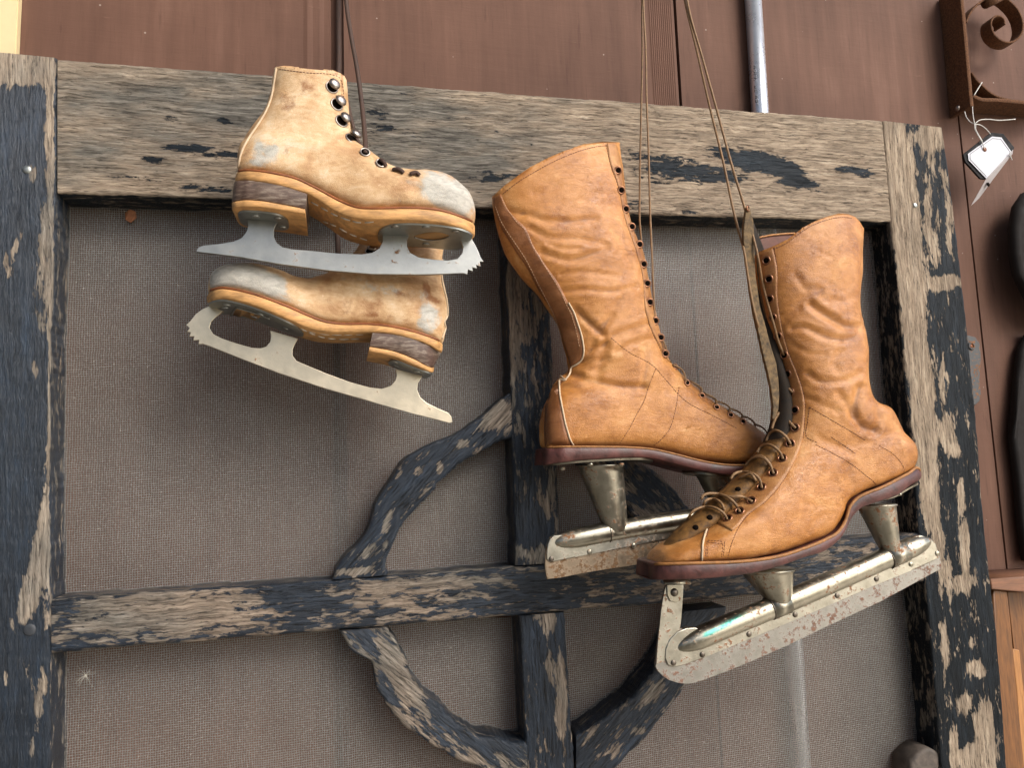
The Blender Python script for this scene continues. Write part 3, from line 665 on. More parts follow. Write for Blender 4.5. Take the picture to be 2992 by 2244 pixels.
lf = mk('leaf_scrap', V, [tuple(range(6)), tuple(range(6, 12))[::-1]] + [(i, (i+1) % 6, (i+1) % 6 + 6, i + 6) for i in range(6)], mat_plain('dead_leaf', (0.27, 0.11, 0.05), 0.8, 0.4), None, smooth=False); lf.location = c
tag(lf, 'small brown scrap of dead leaf on the wire screen just below the top rail', 'leaf')

# ------------------------------------------------------------------ conduit on the wall
a, b = P((2193, -120), WY - 0.0135), P((2346, 2320), WY - 0.0135)
t = thing('conduit_pipe', (b.x, WY, b.z), 'shiny galvanised steel conduit pipe running up the brown wall behind the door', 'pipe')
tube('pipe', [a, a.lerp(b, .25), a.lerp(b, .5), a.lerp(b, .75), b], 0.0122, MT['galv'], t, 32)
axis = (b - a).normalized()
def pipe_mark(px, w, h, s):
    """one dash of the faint printed line on the pipe; glyph strokes as thin raised ink"""
    c = P(px, WY - 0.0252)
    V = []; Fc = []
    for (x0, y0, x1, y1) in s:
        p0 = c + Vector((1, 0, 0)) * x0 * w - axis * -y0 * h; p1 = c + Vector((1, 0, 0)) * x1 * w - axis * -y1 * h
        d = (p1 - p0).normalized(); nrm = d.cross(Vector((0, 1, 0))).normalized() * 0.00022
        k = len(V); V += [p0 - nrm, p0 + nrm, p1 + nrm, p1 - nrm]; V += [v + Vector((0, 0.0025, 0)) for v in V[k:k+4]]
        Fc += [(k, k+1, k+2, k+3), (k+4, k+5, k+6, k+7), (k, k+1, k+5, k+4), (k+1, k+2, k+6, k+5), (k+2, k+3, k+7, k+6), (k+3, k, k+4, k+7)]
    return V, Fc
GL = {'E': [(1, 0, 1, 1), (1, 0, 0, 0), (1, .5, .2, .5), (1, 1, 0, 1)], 'M': [(0, 0, 1, 0), (1, 0, .5, .5), (.5, .5, 1, 1), (0, 1, 1, 1)], 'T': [(1, 0, 1, 1), (1, .5, 0, .5)],
      'L': [(0, 0, 1, 0), (0, 0, 0, 1)], 'U': [(1, 0, 0, 0), (0, 0, 0, 1), (0, 1, 1, 1)], 'S': [(1, 1, 1, 0), (1, 0, .5, 0), (.5, 0, .5, 1), (.5, 1, 0, 1), (0, 1, 0, 0)]}
parts = []
yy = 190
for ch, gap in (('E', 17), ('M', 15), ('T', 26), ('U', 12), ('L', 18), ('E', 12), ('S', 12)):
    parts.append(pipe_mark((2203 + (yy - 190) * .062, yy), 0.0028, 0.0034, GL[ch])); yy += gap
V, Fc = join(parts); mk('printed_mark', V, Fc, mat_plain('pipe_ink', (0.16, 0.17, 0.2), 0.6), t, smooth=False)

# ------------------------------------------------------------------ rusty iron scroll panel, top right
def ribbon(pts, Y0, Y1, th, n=60, closed=False):
    """flat strip on edge: centreline traced on Y0, thickness th, running back to Y1"""
    A = [Vector(q) for q in crp([P(p, Y0) for p in pts], n)]; V = []; Fc = []
    for i in range(n):
        tg = (A[min(i+1, n-1)] - A[max(i-1, 0)]).normalized(); s = tg.cross(Vector((0, 1, 0))).normalized() * th / 2
        wob = Vector((random.uniform(-1, 1), 0, random.uniform(-1, 1))) * 0.00018
        bv = 0.0007
        for o, y in ((-1, Y0 + bv), (-0.6, Y0), (0.6, Y0), (1, Y0 + bv), (1, Y1), (-1, Y1)):
            q = A[i] + s * o + wob; V.append(Vector((q.x, y, q.z)))
    for i in range(n - 1):
        for k in range(6):
            Fc.append((i*6+k, i*6+(k+1) % 6, (i+1)*6+(k+1) % 6, (i+1)*6+k))
    Fc.append(tuple(range(6))[::-1]); Fc.append(tuple(range(n*6-6, n*6)))
    return V, Fc
IY0, IY1 = 0.052, WY - 0.003
c = P((2850, 320), IY0)
t = thing('iron_scroll_panel', (c.x, IY0, c.z), 'rusty wrought iron panel with a curled scroll at the upper right corner', 'ironwork')
def irn(nm, pts, th, n=60, y0=IY0, y1=IY1):
    V, Fc = ribbon(pts, y0, y1, th, n); return sharp(mk(nm, V, Fc, MT['iron'], t), 40)
irn('frame_bar', Zq((440, -200), (470, 60), (505, 400), (540, 800), (585, 1285)), 0.0062, 30)
irn('frame_bar', Zq((600, 1150), (640, 1175), (900, 1205), (1230, 1235), (1600, 1270)), 0.0056, 30)
irn('scroll', Zq((515, 260), (560, 165), (640, 60), (720, -5), (830, -60), (960, -50), (1060, 20), (1140, 110), (1190, 220), (1205, 320), (1175, 420), (1100, 490), (1010, 505), (920, 470), (850, 400), (818, 300), (835, 220), (885, 185), (940, 195), (978, 240), (982, 290)), 0.0030, 120, IY0 + 0.001, IY0 + 0.021)
irn('scroll', Zq((585, 870), (640, 960), (720, 1040), (800, 1110), (900, 1165), (1000, 1195), (1220, 1225)), 0.0032, 50, IY0 + 0.0008, IY1)
cc = P(Zq((840, 10))[0], IY0 + 0.004); V, Fc = tube_data([cc - Vector((.016, 0, .006)), cc + Vector((.014, 0, .010))], 0.008, 12); mk('collar', V, Fc, MT['iron'], t)
cc = P(Zq((410, 1310))[0], IY0 + 0.016); V, Fc = rev(cc, (-1, 0, 0), [(0.0042, 0), (0.0042, 0.002), (0.0015, 0.004)], 12); mk('screw_head', V, Fc, MT['hook'], t)
# price tag
TY = 0.040
c = P(Zg((1810, 1000))[0], TY)
t = thing('price_tag', (c.x, TY, c.z), 'folded white price tag with black rim hanging by white string from the rusty ironwork', 'tag')
r1, r2, r3 = 0.0009, 0.0009, 0.0009
strs = [(Zg((1873, 662), (1840, 715), (1808, 768)), .049, .049), (Zg((1795, 860), (1800, 930), (1812, 1000)), .049, TY), (Zg((1732, 900), (1750, 950), (1780, 985), (1812, 1000)), .060, TY),
        (Zg((1812, 1000), (1850, 970), (1920, 962), (2010, 970), (2080, 966), (2142, 960)), TY, TY - .004), (Zg((1812, 1000), (1860, 1008), (1900, 1035), (1940, 1080)), TY, TY),
        (Zg((1812, 1000), (1815, 1040), (1840, 1090), (1870, 1140), (1893, 1195)), TY, TY - .003), (Zg((1822, 1000), (1822, 1045), (1843, 1085), (1875, 1138)), TY - .001, TY - .002), (Zg((2098, 1230), (2105, 1265), (2115, 1290)), TY - .004, TY - .003)]
for ps, y0, y1 in strs:
    V, Fc = tube_data([P(p, y0 + (y1 - y0) * i / (len(ps) - 1)) for i, p in enumerate(ps)], 0.00072, 6, 16); mk('string', V, Fc, MT['white_string'], t)
plate('black_backing', Zg((1722, 1245), (1880, 1120), (1948, 1068), (2045, 1078), (2135, 1190), (2112, 1245), (1905, 1445), (1862, 1440), (1740, 1305)), TY + .001, TY + .004, MT['card_black'], t, 0.0003)
card = plate('card', Zg((1760, 1240), (1955, 1100), (2030, 1108), (2118, 1235), (1908, 1440), (1764, 1290)), TY - .0006, TY + .0002, MT['card'], t, 0.0001)
ln = Zg((1776, 1243), (1957, 1116), (2024, 1122), (2100, 1226))
V, Fc = tube_data([P(p, TY - .0008) for p in ln], 0.00028, 5); V2, F2 = tube_data([P(p, TY - .0008) for p in Zg((1776, 1243), (1778, 1286), (1908, 1424))], 0.00028, 5)
V, Fc = join([(V, Fc), (V2, F2)]); mk('printed_border', V, Fc, MT['card_black'], card)
V, Fc = rev(P(Zg((1893, 1205))[0], TY - .0006), (0, -1, 0), [(0.0037, 0), (0.0037, 0.0003)]); mk('string_hole', V, Fc, MT['rand'], card)
# folded second leaf
q = [P(p, y) for p, y in zip(Zg((2125, 1205), (1908, 1440), (1785, 1660), (1850, 1600), (1960, 1450), (2120, 1240)), (TY - .001, TY - .001, TY + .014, TY + .016, TY + .006, TY - .003))]
V = [v for v in q] + [v + Vector((0.0002, .0008, 0)) for v in q]; n = len(q)
mk('folded_leaf', V, [tuple(range(n)), tuple(range(n, 2*n))[::-1]] + [(i, (i+1) % n, (i+1) % n + n, i + n) for i in range(n)], MT['card_grey'], t, smooth=False)
V, Fc = rev(P(Zg((1920, 1490))[0], TY + .0045), (0.3, -1, 0.1), [(0.0032, 0), (0.0032, 0.0012)]); mk('string_hole', V, Fc, MT['hole'], t)

# ------------------------------------------------------------------ dark ironwork and cabinet at the right edge
c = P((2980, 700), 0.03)
t = plate('dark_hanging_pan', [(3300, 530), (3060, 532), (3005, 556), (2978, 596), (2967, 660), (2969, 740), (2980, 800), (3005, 850), (3030, 900), (3080, 940), (3300, 950)], 0.05, 0.064, MT['blackiron'], None, 0.008)
tag(t, 'black round-edged iron thing hanging at the right edge below the price tag', 'ironware')
t = plate('dark_board', [(3300, 965), (3010, 975), (2988, 1020), (2978, 1100), (2968, 1220), (2964, 1280), (2978, 1400), (2988, 1520), (3004, 1640), (3300, 1660)], 0.074, 0.086, MT['blackiron'], None, 0.006)
tag(t, 'near-black board edge at the far right above the orange wooden cabinet', 'board')
cY = 0.030
c = P((2900, 1700), cY)
t = thing('wooden_cabinet', (c.x, 0.05, c.z - .4), 'orange-brown varnished wooden cabinet at the lower right behind the door', 'cabinet')
plate('top_board', Zr((780, 235), (1100, 215), (1500, 190), (1500, 330), (1100, 345), (785, 318)), cY - 0.006, WY - .002, MT['cab_top'], t, 0.002)
plate('corner_post', Zr((800, 322), (905, 332), (935, 600), (985, 1200), (1035, 1700), (1060, 1950), (880, 1950), (850, 1300)), cY, 0.06, MT['cab'], t, 0.002)
plate('side_panel', Zr((905, 333), (1500, 345), (1500, 1950), (1045, 1950), (1000, 1200), (935, 600)), cY + 0.022, 0.06, MT['cab'], t, 0.001)
plate('slat', Zr((948, 765), (995, 775), (1050, 1300), (1090, 1950), (1040, 1950), (985, 1200)), cY + 0.010, cY + 0.022, MT['cab_light'], t, 0.001)

# ------------------------------------------------------------------ boot making tools
def loft(secs, Yc, n=60, seg=40, eL=2.0, eR=2.0):
    """closed solid through sections: (Lx, Ly, Rx, Ry, half thickness[, Y shift]) traced on the plane Yc"""
    rows = []
    for s in secs:
        y = Yc + (s[5] if len(s) > 5 else 0)
        l, r = P((s[0], s[1]), y), P((s[2], s[3]), y)
        rows.append([*l, *r, s[4]])
    A = np.array(rows); key = (A[:, :3] + A[:, 3:6]) / 2
    R = crp(np.concatenate([key, A], 1), n)[:, 3:]
    V = []; Fc = []
    for r in R:
        l, q, t = Vector(r[:3]), Vector(r[3:6]), max(r[6], 0.0008); mid = (l + q) / 2; hv = (q - l) / 2
        for k in range(seg):
            a = 2 * math.pi * k / seg; ca, sa = math.cos(a), math.sin(a); e = eR if ca > 0 else eL
            u = math.copysign(abs(ca) ** (2 / e), ca); v = math.copysign(abs(sa) ** (2 / e), sa)
            V.append(mid + hv * u + Vector((0, -t * v, 0)))
    for i in range(n - 1):
        for k in range(seg):
            a, b = i*seg+k, i*seg+(k+1) % seg; Fc.append((a, b, b+seg, a+seg))
    Fc.append(tuple(range(seg))[::-1]); Fc.append(tuple(range((n-1)*seg, n*seg)))
    return V, Fc
def fuse(parts, voxel=0.0022, sm=8, extra=None):
    obs = []
    V, Fc = join(parts)
    me = bpy.data.meshes.new('tmp'); me.from_pydata([tuple(v) for v in V], [], Fc)
    bm = bmesh.new(); bm.from_mesh(me)
    bmesh.ops.recalc_face_normals(bm, faces=bm.faces); bm.to_mesh(me); bm.free()
    o = bpy.data.objects.new('tmp', me); COL.objects.link(o)
    m = o.modifiers.new('r', 'REMESH'); m.mode = 'VOXEL'; m.voxel_size = voxel
    m2 = o.modifiers.new('s', 'SMOOTH'); m2.factor = 0.5; m2.iterations = sm
    dg = bpy.context.evaluated_depsgraph_get(); dg.update()
    e = o.evaluated_get(dg); me2 = bpy.data.meshes.new_from_object(e)
    bpy.data.objects.remove(o)
    return me2
def seg_dist(px, line):
    best = np.full(len(px), 1e9)
    for (ax, ay), (bx, by) in zip(line[:-1], line[1:]):
        d = np.array([bx - ax, by - ay]); L2 = max(d @ d, 1e-9)
        t = np.clip(((px[:, 0] - ax) * d[0] + (px[:, 1] - ay) * d[1]) / L2, 0, 1)
        dd = np.hypot(px[:, 0] - ax - t * d[0], px[:, 1] - ay - t * d[1]); best = np.minimum(best, dd)
    return best
def displace(me, folds, nz=0.0005, nfreq=40, seed=0):
    n = len(me.vertices); co = np.zeros(n * 3); me.vertices.foreach_get('co', co); co = co.reshape(-1, 3)
    nn = np.zeros(n * 3); me.vertices.foreach_get('normal', nn); nn = nn.reshape(-1, 3)
    px = projn(co); d = np.zeros(n)
    for line, amp, sg in folds:       # fold lines: a valley (or ridge) with softly raised flanks
        ln = [tuple(q) for q in crp(line, 14)] if len(line) > 2 else line
        q = seg_dist(px, ln) / sg
        d += amp * (np.exp(-q * q / 2) - 0.22 * np.exp(-(q - 2.4) ** 2 / 1.6))
    for i in range(n):
        v = Vector(co[i]) * nfreq
        d[i] += nz * noise.fractal(Vector((v.x, v.y, v.z * 1.7 + seed)), 1.0, 2.0, 3)
    co += nn * d[:, None]
    me.vertices.foreach_set('co', co.ravel()); me.update()
    return me
def cut_top(me, rim):
    """open the boot: drop everything above the traced rim line, then settle the border onto it"""
    bm = bmesh.new(); bm.from_mesh(me)
    R = np.array(rim); 
    def above(v):
        x, y = proj(v)
        if x < R[0, 0]: yl = R[0, 1] + (x - R[0, 0]) * (R[1, 1] - R[0, 1]) / (R[1, 0] - R[0, 0])
        elif x > R[-1, 0]: yl = R[-1, 1] + (x - R[-1, 0]) * (R[-1, 1] - R[-2, 1]) / (R[-1, 0] - R[-2, 0])
        else: yl = np.interp(x, R[:, 0], R[:, 1])
        return yl - y, yl
    dl = [f for f in bm.faces if above(f.calc_center_median())[0] > 0 and proj(f.calc_center_median())[1] < R[:, 1].max() + 20]
    bmesh.ops.delete(bm, geom=dl, context='FACES')
    for _ in range(3):
        tips = [v for v in bm.verts if len(v.link_faces) <= 1]
        if tips: bmesh.ops.delete(bm, geom=tips, context='VERTS')
    for v in bm.verts:
        if v.is_boundary:
            x, y = proj(v.co); yl = above(v.co)[1]
            if True: v.co = P((x, yl), v.co.y)
    seen = set(); comps = []
    for v in bm.verts:
        if v in seen: continue
        st = [v]; seen.add(v); comp = []
        while st:
            w = st.pop(); comp.append(w)
            for e in w.link_edges:
                o = e.other_vert(w)
                if o not in seen: seen.add(o); st.append(o)
        comps.append(comp)
    big = max(comps, key=len)
    for c_ in comps:
        if c_ is not big: bmesh.ops.delete(bm, geom=c_, context='VERTS')
    bm.to_mesh(me); bm.free(); me.update()
def finish_body(name, me, mat, parent, stain=(), grey=(), solid=0.0, grime=()):
    n = len(me.vertices); co = np.zeros(n * 3); me.vertices.foreach_get('co', co); px = projn(co.reshape(-1, 3))
    bvh = BVHTree.FromPolygons([v.co.copy() for v in me.vertices], [tuple(p.vertices) for p in me.polygons])
    for k, b in (('stain', stain), ('grey', grey)):
        f = blobfield(px, b)
        if k == 'stain':
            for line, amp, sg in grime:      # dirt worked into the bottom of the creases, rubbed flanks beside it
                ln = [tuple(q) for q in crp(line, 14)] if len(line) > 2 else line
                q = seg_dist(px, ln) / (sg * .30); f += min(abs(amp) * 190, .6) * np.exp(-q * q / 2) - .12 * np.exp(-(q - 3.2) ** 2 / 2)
        at = me.attributes.new(k, 'FLOAT', 'POINT'); at.data.foreach_set('value', f.astype(np.float32))
    me.name = name; me.materials.clear(); me.materials.append(mat)
    me.polygons.foreach_set('use_smooth', [True] * len(me.polygons))
    me.transform(Matrix.Translation(-rootloc(parent)))
    o = bpy.data.objects.new(name, me); COL.objects.link(o); o.parent = parent
    if solid:
        s = o.modifiers.new('leather', 'SOLIDIFY'); s.thickness = solid; s.offset = -1
    return o, bvh
def hit(bvh, p, off=0.0, Yf=-0.06):
    d = ray(p[0], p[1]); r = bvh.ray_cast(CAMP, d)
    if r[0] is None:
        q = P(p, Yf); loc, nr, _, _ = bvh.find_nearest(q)
        return loc + nr * off, nr
    nr = r[1]
    if nr.dot(d) > 0: nr = -nr
    return r[0] + nr * off, nr
def on_line(bvh, pts, off, n, Yf=-0.06):
    L = lin(pts, n) if len(pts) == 2 else crp(pts, n)
    return [hit(bvh, p, off, Yf)[0] for p in L]
def sm3(A, k=2):
    A = [Vector(a) for a in A]
    for _ in range(k):
        A = [A[0]] + [(A[i-1] + A[i] * 2 + A[i+1]) / 4 for i in range(1, len(A)-1)] + [A[-1]]
    return A
def stitch(name, bvh, lines, mat, parent, r=0.00045, off=0.0002, dash=0.0024, gap=0.0009, Yf=-0.06):
    for ln in lines:      # every sewn line is a part of its own
        parts = []
        L = on_line(bvh, ln, off, max(12, int(sum(math.dist(a, b) for a, b in zip(ln[:-1], ln[1:])) / 5)), Yf); L = sm3(L, 2)
        d = [0]
        for a, b in zip(L[:-1], L[1:]): d.append(d[-1] + (b - a).length)
        A = np.array([tuple(v) for v in L]); s = 0
        def at(q): return Vector([np.interp(q, d, A[:, i]) for i in range(3)])
        while s + dash < d[-1]:
            k = random.uniform(.85, 1.15)
            parts.append(tube_data([at(s), at(s + dash * k / 2), at(s + dash * k)], [r * .6, r, r * .6], 5)); s += dash + gap
        V, Fc = join(parts); mk(name, V, Fc, mat, parent)
def patch(name, bvh, A, B, off, mat, parent, nl=60, nw=8, Yf=-0.06, edge=0.0, stain=(), skirt=0.002):
    """thin leather piece laid over the surface between two traced lines"""
    a = crp(A, nl) if len(A) > 2 else lin(A, nl); b = crp(B, nl) if len(B) > 2 else lin(B, nl)
    V = []; cols = nw + 3
    for j in range(nl):
        row = [hit(bvh, tuple(a[j] * (1 - k / nw) + b[j] * k / nw), 0, Yf) for k in range(nw + 1)]
        pts = [p + nr * (off if 0 < k < nw else off * 0.75) for k, (p, nr) in enumerate(row)]
        V += [row[0][0] - row[0][1] * skirt] + pts + [row[-1][0] - row[-1][1] * skirt]
    G = np.array([tuple(v) for v in V]).reshape(nl, cols, 3)
    for _ in range(2): G[1:-1] = (G[:-2] + 2 * G[1:-1] + G[2:]) / 4
    V = G.reshape(-1, 3); Fc = []
    for j in range(nl - 1):
        for k in range(cols - 1): Fc.append((j*cols+k, j*cols+k+1, (j+1)*cols+k+1, (j+1)*cols+k))
    # short end skirts
    for j in (0, nl - 1):
        base = len(V); row = [Vector(G[j, k]) for k in range(cols)]
        nrs = [hit(bvh, proj(p), 0, Yf)[1] for p in row]
        V = np.concatenate([V, np.array([tuple(p - q * (skirt + off)) for p, q in zip(row, nrs)])])
        for k in range(cols - 1): Fc.append((j*cols+k, j*cols+k+1, base+k+1, base+k))
    px = projn(np.array([tuple(v) for v in V]))
    return mk(name, V, Fc, mat, parent, attrs={'stain': blobfield(px, stain), 'grey': np.zeros(len(V))})
def sole(name, secs, Yc, mat, parent, n=90, bev=0.0008, up=0.0, attrs=None):
    """slab along the foot: (top x, top y, bottom x, bottom y, half width) with top and bottom traced on its near edge"""
    rows = []
    for s in secs:
        w = s[4]; yn = Yc - w; a = P((s[0], s[1]), yn); b = P((s[2], s[3]), yn)
        rows.append([a.x, a.z, b.x, b.z, w])
    A = np.array(rows); R = crp(np.concatenate([A[:, :2], A], 1), n)[:, 2:]
    V = []; Fc = []
    for ax, az, bx, bz, w in R:
        w = max(w, 0.0006); t = Vector((ax, 0, az)); b = Vector((bx, 0, bz)); d = (t - b); L = d.length; d = d / max(L, 1e-6)
        bb = min(bev, L * 0.3, w * 0.5)
        prof = [(b, -w + bb), (b + d * bb, -w), (b + d * L * .5, -w - bb * .15), (t - d * bb, -w), (t, -w + bb)]
        ring = [Vector((q.x, Yc + y, q.z)) for q, y in prof] + [Vector((q.x, Yc - y, q.z)) for q, y in reversed(prof)]
        V += ring
    k = 10
    for i in range(n - 1):
        for j in range(k): Fc.append((i*k+j, i*k+(j+1) % k, (i+1)*k+(j+1) % k, (i+1)*k+j))
    Fc.append(tuple(range(k))[::-1]); Fc.append(tuple(range(n*k-k, n*k)))
    o = mk(name, V, Fc, mat, parent, attrs=attrs(V) if attrs else None); sharp(o, 62)
    bvh = BVHTree.FromPolygons([Vector(v) for v in V], Fc)
    o['_'] = 0; del o['_']
    return o, bvh, R
def edge_line(R, Yc, frac, out, i0=0, i1=None, near=True):
    """points along the near side of a sole at height fraction frac, pushed out by out"""
    L = []
    for ax, az, bx, bz, w in R[i0:i1]:
        q = Vector((bx + (ax - bx) * frac, 0, bz + (az - bz) * frac)); L.append(Vector((q.x, Yc - max(w, .0006) - out, q.z)))
    return L
def eyelet(bvh, p, parent, R=0.0036, r=0.0009, mat=None, Yf=-0.06, hole=True, face=0.35, off=0.0014):
    c, nr = hit(bvh, p, off, Yf); nr = (nr + (CAMP - c).normalized() * face).normalized()
    V, Fc = torus(c, nr, R, r); o = mk('eyelet', V, Fc, mat or MT['copper'], parent)
    if hole:
        V, Fc = rev(c - nr * 0.001, nr, [(R * 0.92, 0), (R * 0.92, 0.0012)], 16); mk('eyelet_hole', V, Fc, MT['hole'], o)
    return c, nr
def rivet(bvh, p, parent, r=0.0025, h=0.0011, mat=None, Yf=-0.06, name='rivet'):
    c, nr = hit(bvh, p, 0, Yf)
    V, Fc = rev(c - nr * 0.0005, nr, [(r, 0), (r * .98, h * .5 + .0005), (r * .7, h * .85 + .0005), (r * .25, h + .0005)], 14)
    return mk(name, V, Fc, mat or MT['plate'], parent)
def under(name, R, Yc, x0, x1, w, th, mat, parent, gap=0.0002, end=0.12):
    """thin plate under a sole between picture columns x0 and x1, rounded at both ends"""
    pts = []
    for ax, az, bx, bz, ww in R:
        px = proj((bx, Yc, bz))[0]
        if x0 <= px <= x1: pts.append((px, ax, az, bx, bz))
    pts.sort(); A = np.array(pts)
    q = np.linspace(x0, x1, 50); q = np.clip(q, A[0, 0], A[-1, 0]); B = np.stack([np.interp(q, A[:, 0], A[:, k]) for k in range(1, 5)], 1)
    V = []; Fc = []; n = 50
    for i in range(n):
        u = i / (n - 1) * 2 - 1; ww = max(w * (1 - abs(u) ** 5) ** 0.5, 0.0008)
        t, b = Vector((B[i, 0], 0, B[i, 1])), Vector((B[i, 2], 0, B[i, 3])); d = (b - t).normalized()
        p0 = b + d * gap; p1 = b + d * (gap + th)
        for p, y in ((p0, -ww), (p1, -ww + .0004), (p1, -ww * .5), (p1, 0), (p1, ww * .5), (p1, ww - .0004), (p0, ww)): V.append(Vector((p.x, Yc + y, p.z)))
    for i in range(n - 1):
        for j in range(7): Fc.append((i*7+j, i*7+(j+1) % 7, (i+1)*7+(j+1) % 7, (i+1)*7+j))
    Fc.append(tuple(range(7))[::-1]); Fc.append(tuple(range(n*7-7, n*7)))
    o = mk(name, V, Fc, mat, parent); sharp(o, 40)
    return o, BVHTree.FromPolygons([Vector(v) for v in V], Fc)
def nearbottom(secs, Yc):
    """foot slices: the L point of each is traced on the near lower edge, so it is taken on the plane Yc - t"""
    out = []
    for s in secs:
        y = Yc + (s[5] if len(s) > 5 else 0); l = P((s[0], s[1]), y - s[4] * 0.92); l.y = y
        q = proj(l); out.append((q[0], q[1], *s[2:]))
    return out
def Q(f, L):   # sections given in zoom pixels -> source pixels
    out = []
    for s in L:
        a, b = f((s[0], s[1]), (s[2], s[3])); out.append((*a, *b, *s[4:]))
    return out
def B_(f, k, L):  # marks in zoom pixels
    return [(*f((x, y))[0], a * k, b * k, r, s) for x, y, a, b, r, s in L]
def lacing(name, bvh, f, pts, r, base, arch, parent, Yf, mat=None, flat=0.8):
    L = crp(f(*pts), 26); out = []
    for i, p in enumerate(L):
        u = i / 25; out.append(hit(bvh, tuple(p), base + arch * math.sin(math.pi * u) ** 0.7, Yf)[0])
    out = sm3(out, 5)
    return tube(name, out, r, mat or MT['lace'], parent, 8, 0, flat)

# ------------------------------------------------------------------ pale figure skates (left)
def hook(bvh, p, q, parent, Yf):
    c, nr = hit(bvh, p, 0, Yf)
    V, Fc = torus(c, nr, 0.0058, 0.0009, 20, 6); base = mk('lace_hook', V, Fc, MT['hook'], parent)
    V2, F2 = rev(c - nr * .0005, nr, [(0.0052, 0), (0.0050, 0.0008), (0.002, 0.0009)], 16)
    mk('hook_base', V2, F2, MT['hole'], base)
    c2, _ = hit(bvh, q, 0, Yf); c2 = c2 + nr * 0.0032
    a = (nr + Vector((0.15, 0, 0.25))).normalized()
    V, Fc = rev(c2 - a * .002, a, [(0.0018, -.002), (0.002, 0.001), (0.0056, 0.0016), (0.0060, 0.0026), (0.0052, 0.0042), (0.003, 0.0053), (0.0008, 0.0057)], 20)
    mk('hook_cap', V, Fc, MT['hook'], base)
def small_skate(f, Yc, label, foot, shaft, rim, sole_s, stack, lift, blade, bladeM, fplate, hplate, screws, rows, slot, pipe_, stain, grey, folds, Yf):
    c = P(f(((foot[0][0] + foot[-1][0]) / 2, foot[0][1]))[0], Yc)
    t = thing('ice_skate', (c.x, Yc, c.z - 0.09), label, 'ice skate', 'pale figure skates hung as a pair')
    fo = loft(nearbottom(Q(f, foot), Yc), Yc, 90, 48, 5.5, 2.1); sh = loft(Q(f, shaft), Yc, 60, 48, 2.3, 2.3)
    me = fuse([fo, sh], 0.0017, 9)
    displace(me, [(f(*l), a, s * .452) for l, a, s in folds], 0.0007, 30, Yc)
    if rim: cut_top(me, f(*rim))
    body, bv = finish_body('boot_upper', me, MT['pale'], t, B_(f, .452, stain), B_(f, .452, grey), 0.0026)
    so_, sb, R = sole('sole', Q(f, sole_s), Yc, MT['sole_orange'], t, 110, 0.0012)
    tube('rand', [(q + Vector((0, 0.0004, 0.0002))) for q in edge_line(R, Yc, 1.06, -0.0008, 3, -3)], 0.0013, MT['rand'], so_, 8)
    hs_, hb, HR = sole('heel', Q(f, stack), Yc, MT['heel'], t, 60, 0.0006)
    li, lb, LR = sole('heel_lift', Q(f, lift), Yc, MT['sole_orange'], hs_, 60, 0.0008)
    fp, fb = under('toe_mounting_plate', R, Yc, *[q[0] for q in f((fplate[0], 0), (fplate[1], 0))], 0.036, 0.0016, MT['plate'], t)
    hp, pb = under('heel_mounting_plate', LR, Yc, *[q[0] for q in f((hplate[0], 0), (hplate[1], 0))], 0.024, 0.0016, MT['plate'], t)
    for k, s in enumerate(screws):
        near_heel = min(hplate) - 40 < s[0] < max(hplate) + 60
        rivet(pb if near_heel else fb, f(s)[0], hp if near_heel else fp, 0.0042, 0.0016, MT['steel'] if k % 2 else MT['plate'], Yf)
    bl = plate('blade', f(*blade), Yc - 0.0018, Yc + 0.0018, bladeM, t, 0.0004)
    n = len(bl.data.vertices)
    for r_ in rows: stitch('sole_stitching', sb, [f(*r_)], MT['thread_w'], so_, 0.0011, 0.0003, 0.0085, 0.0035, Yf)
    patch('plate_slot', fb, f(*slot[0]), f(*slot[1]), 0.0004, MT['sole_tan'], fp, 24, 4, Yf, skirt=.0005)
    tube('slot_lip', sm3(on_line(fb, f(*slot[1]), 0.001, 20, Yf), 1), 0.0009, MT['steel'], fp, 6)
    tube('back_piping', sm3(on_line(bv, f(*pipe_), 0.0006, 50, Yf), 3), 0.0011, MT['cutedge'], body, 6)
    return t, bv, body

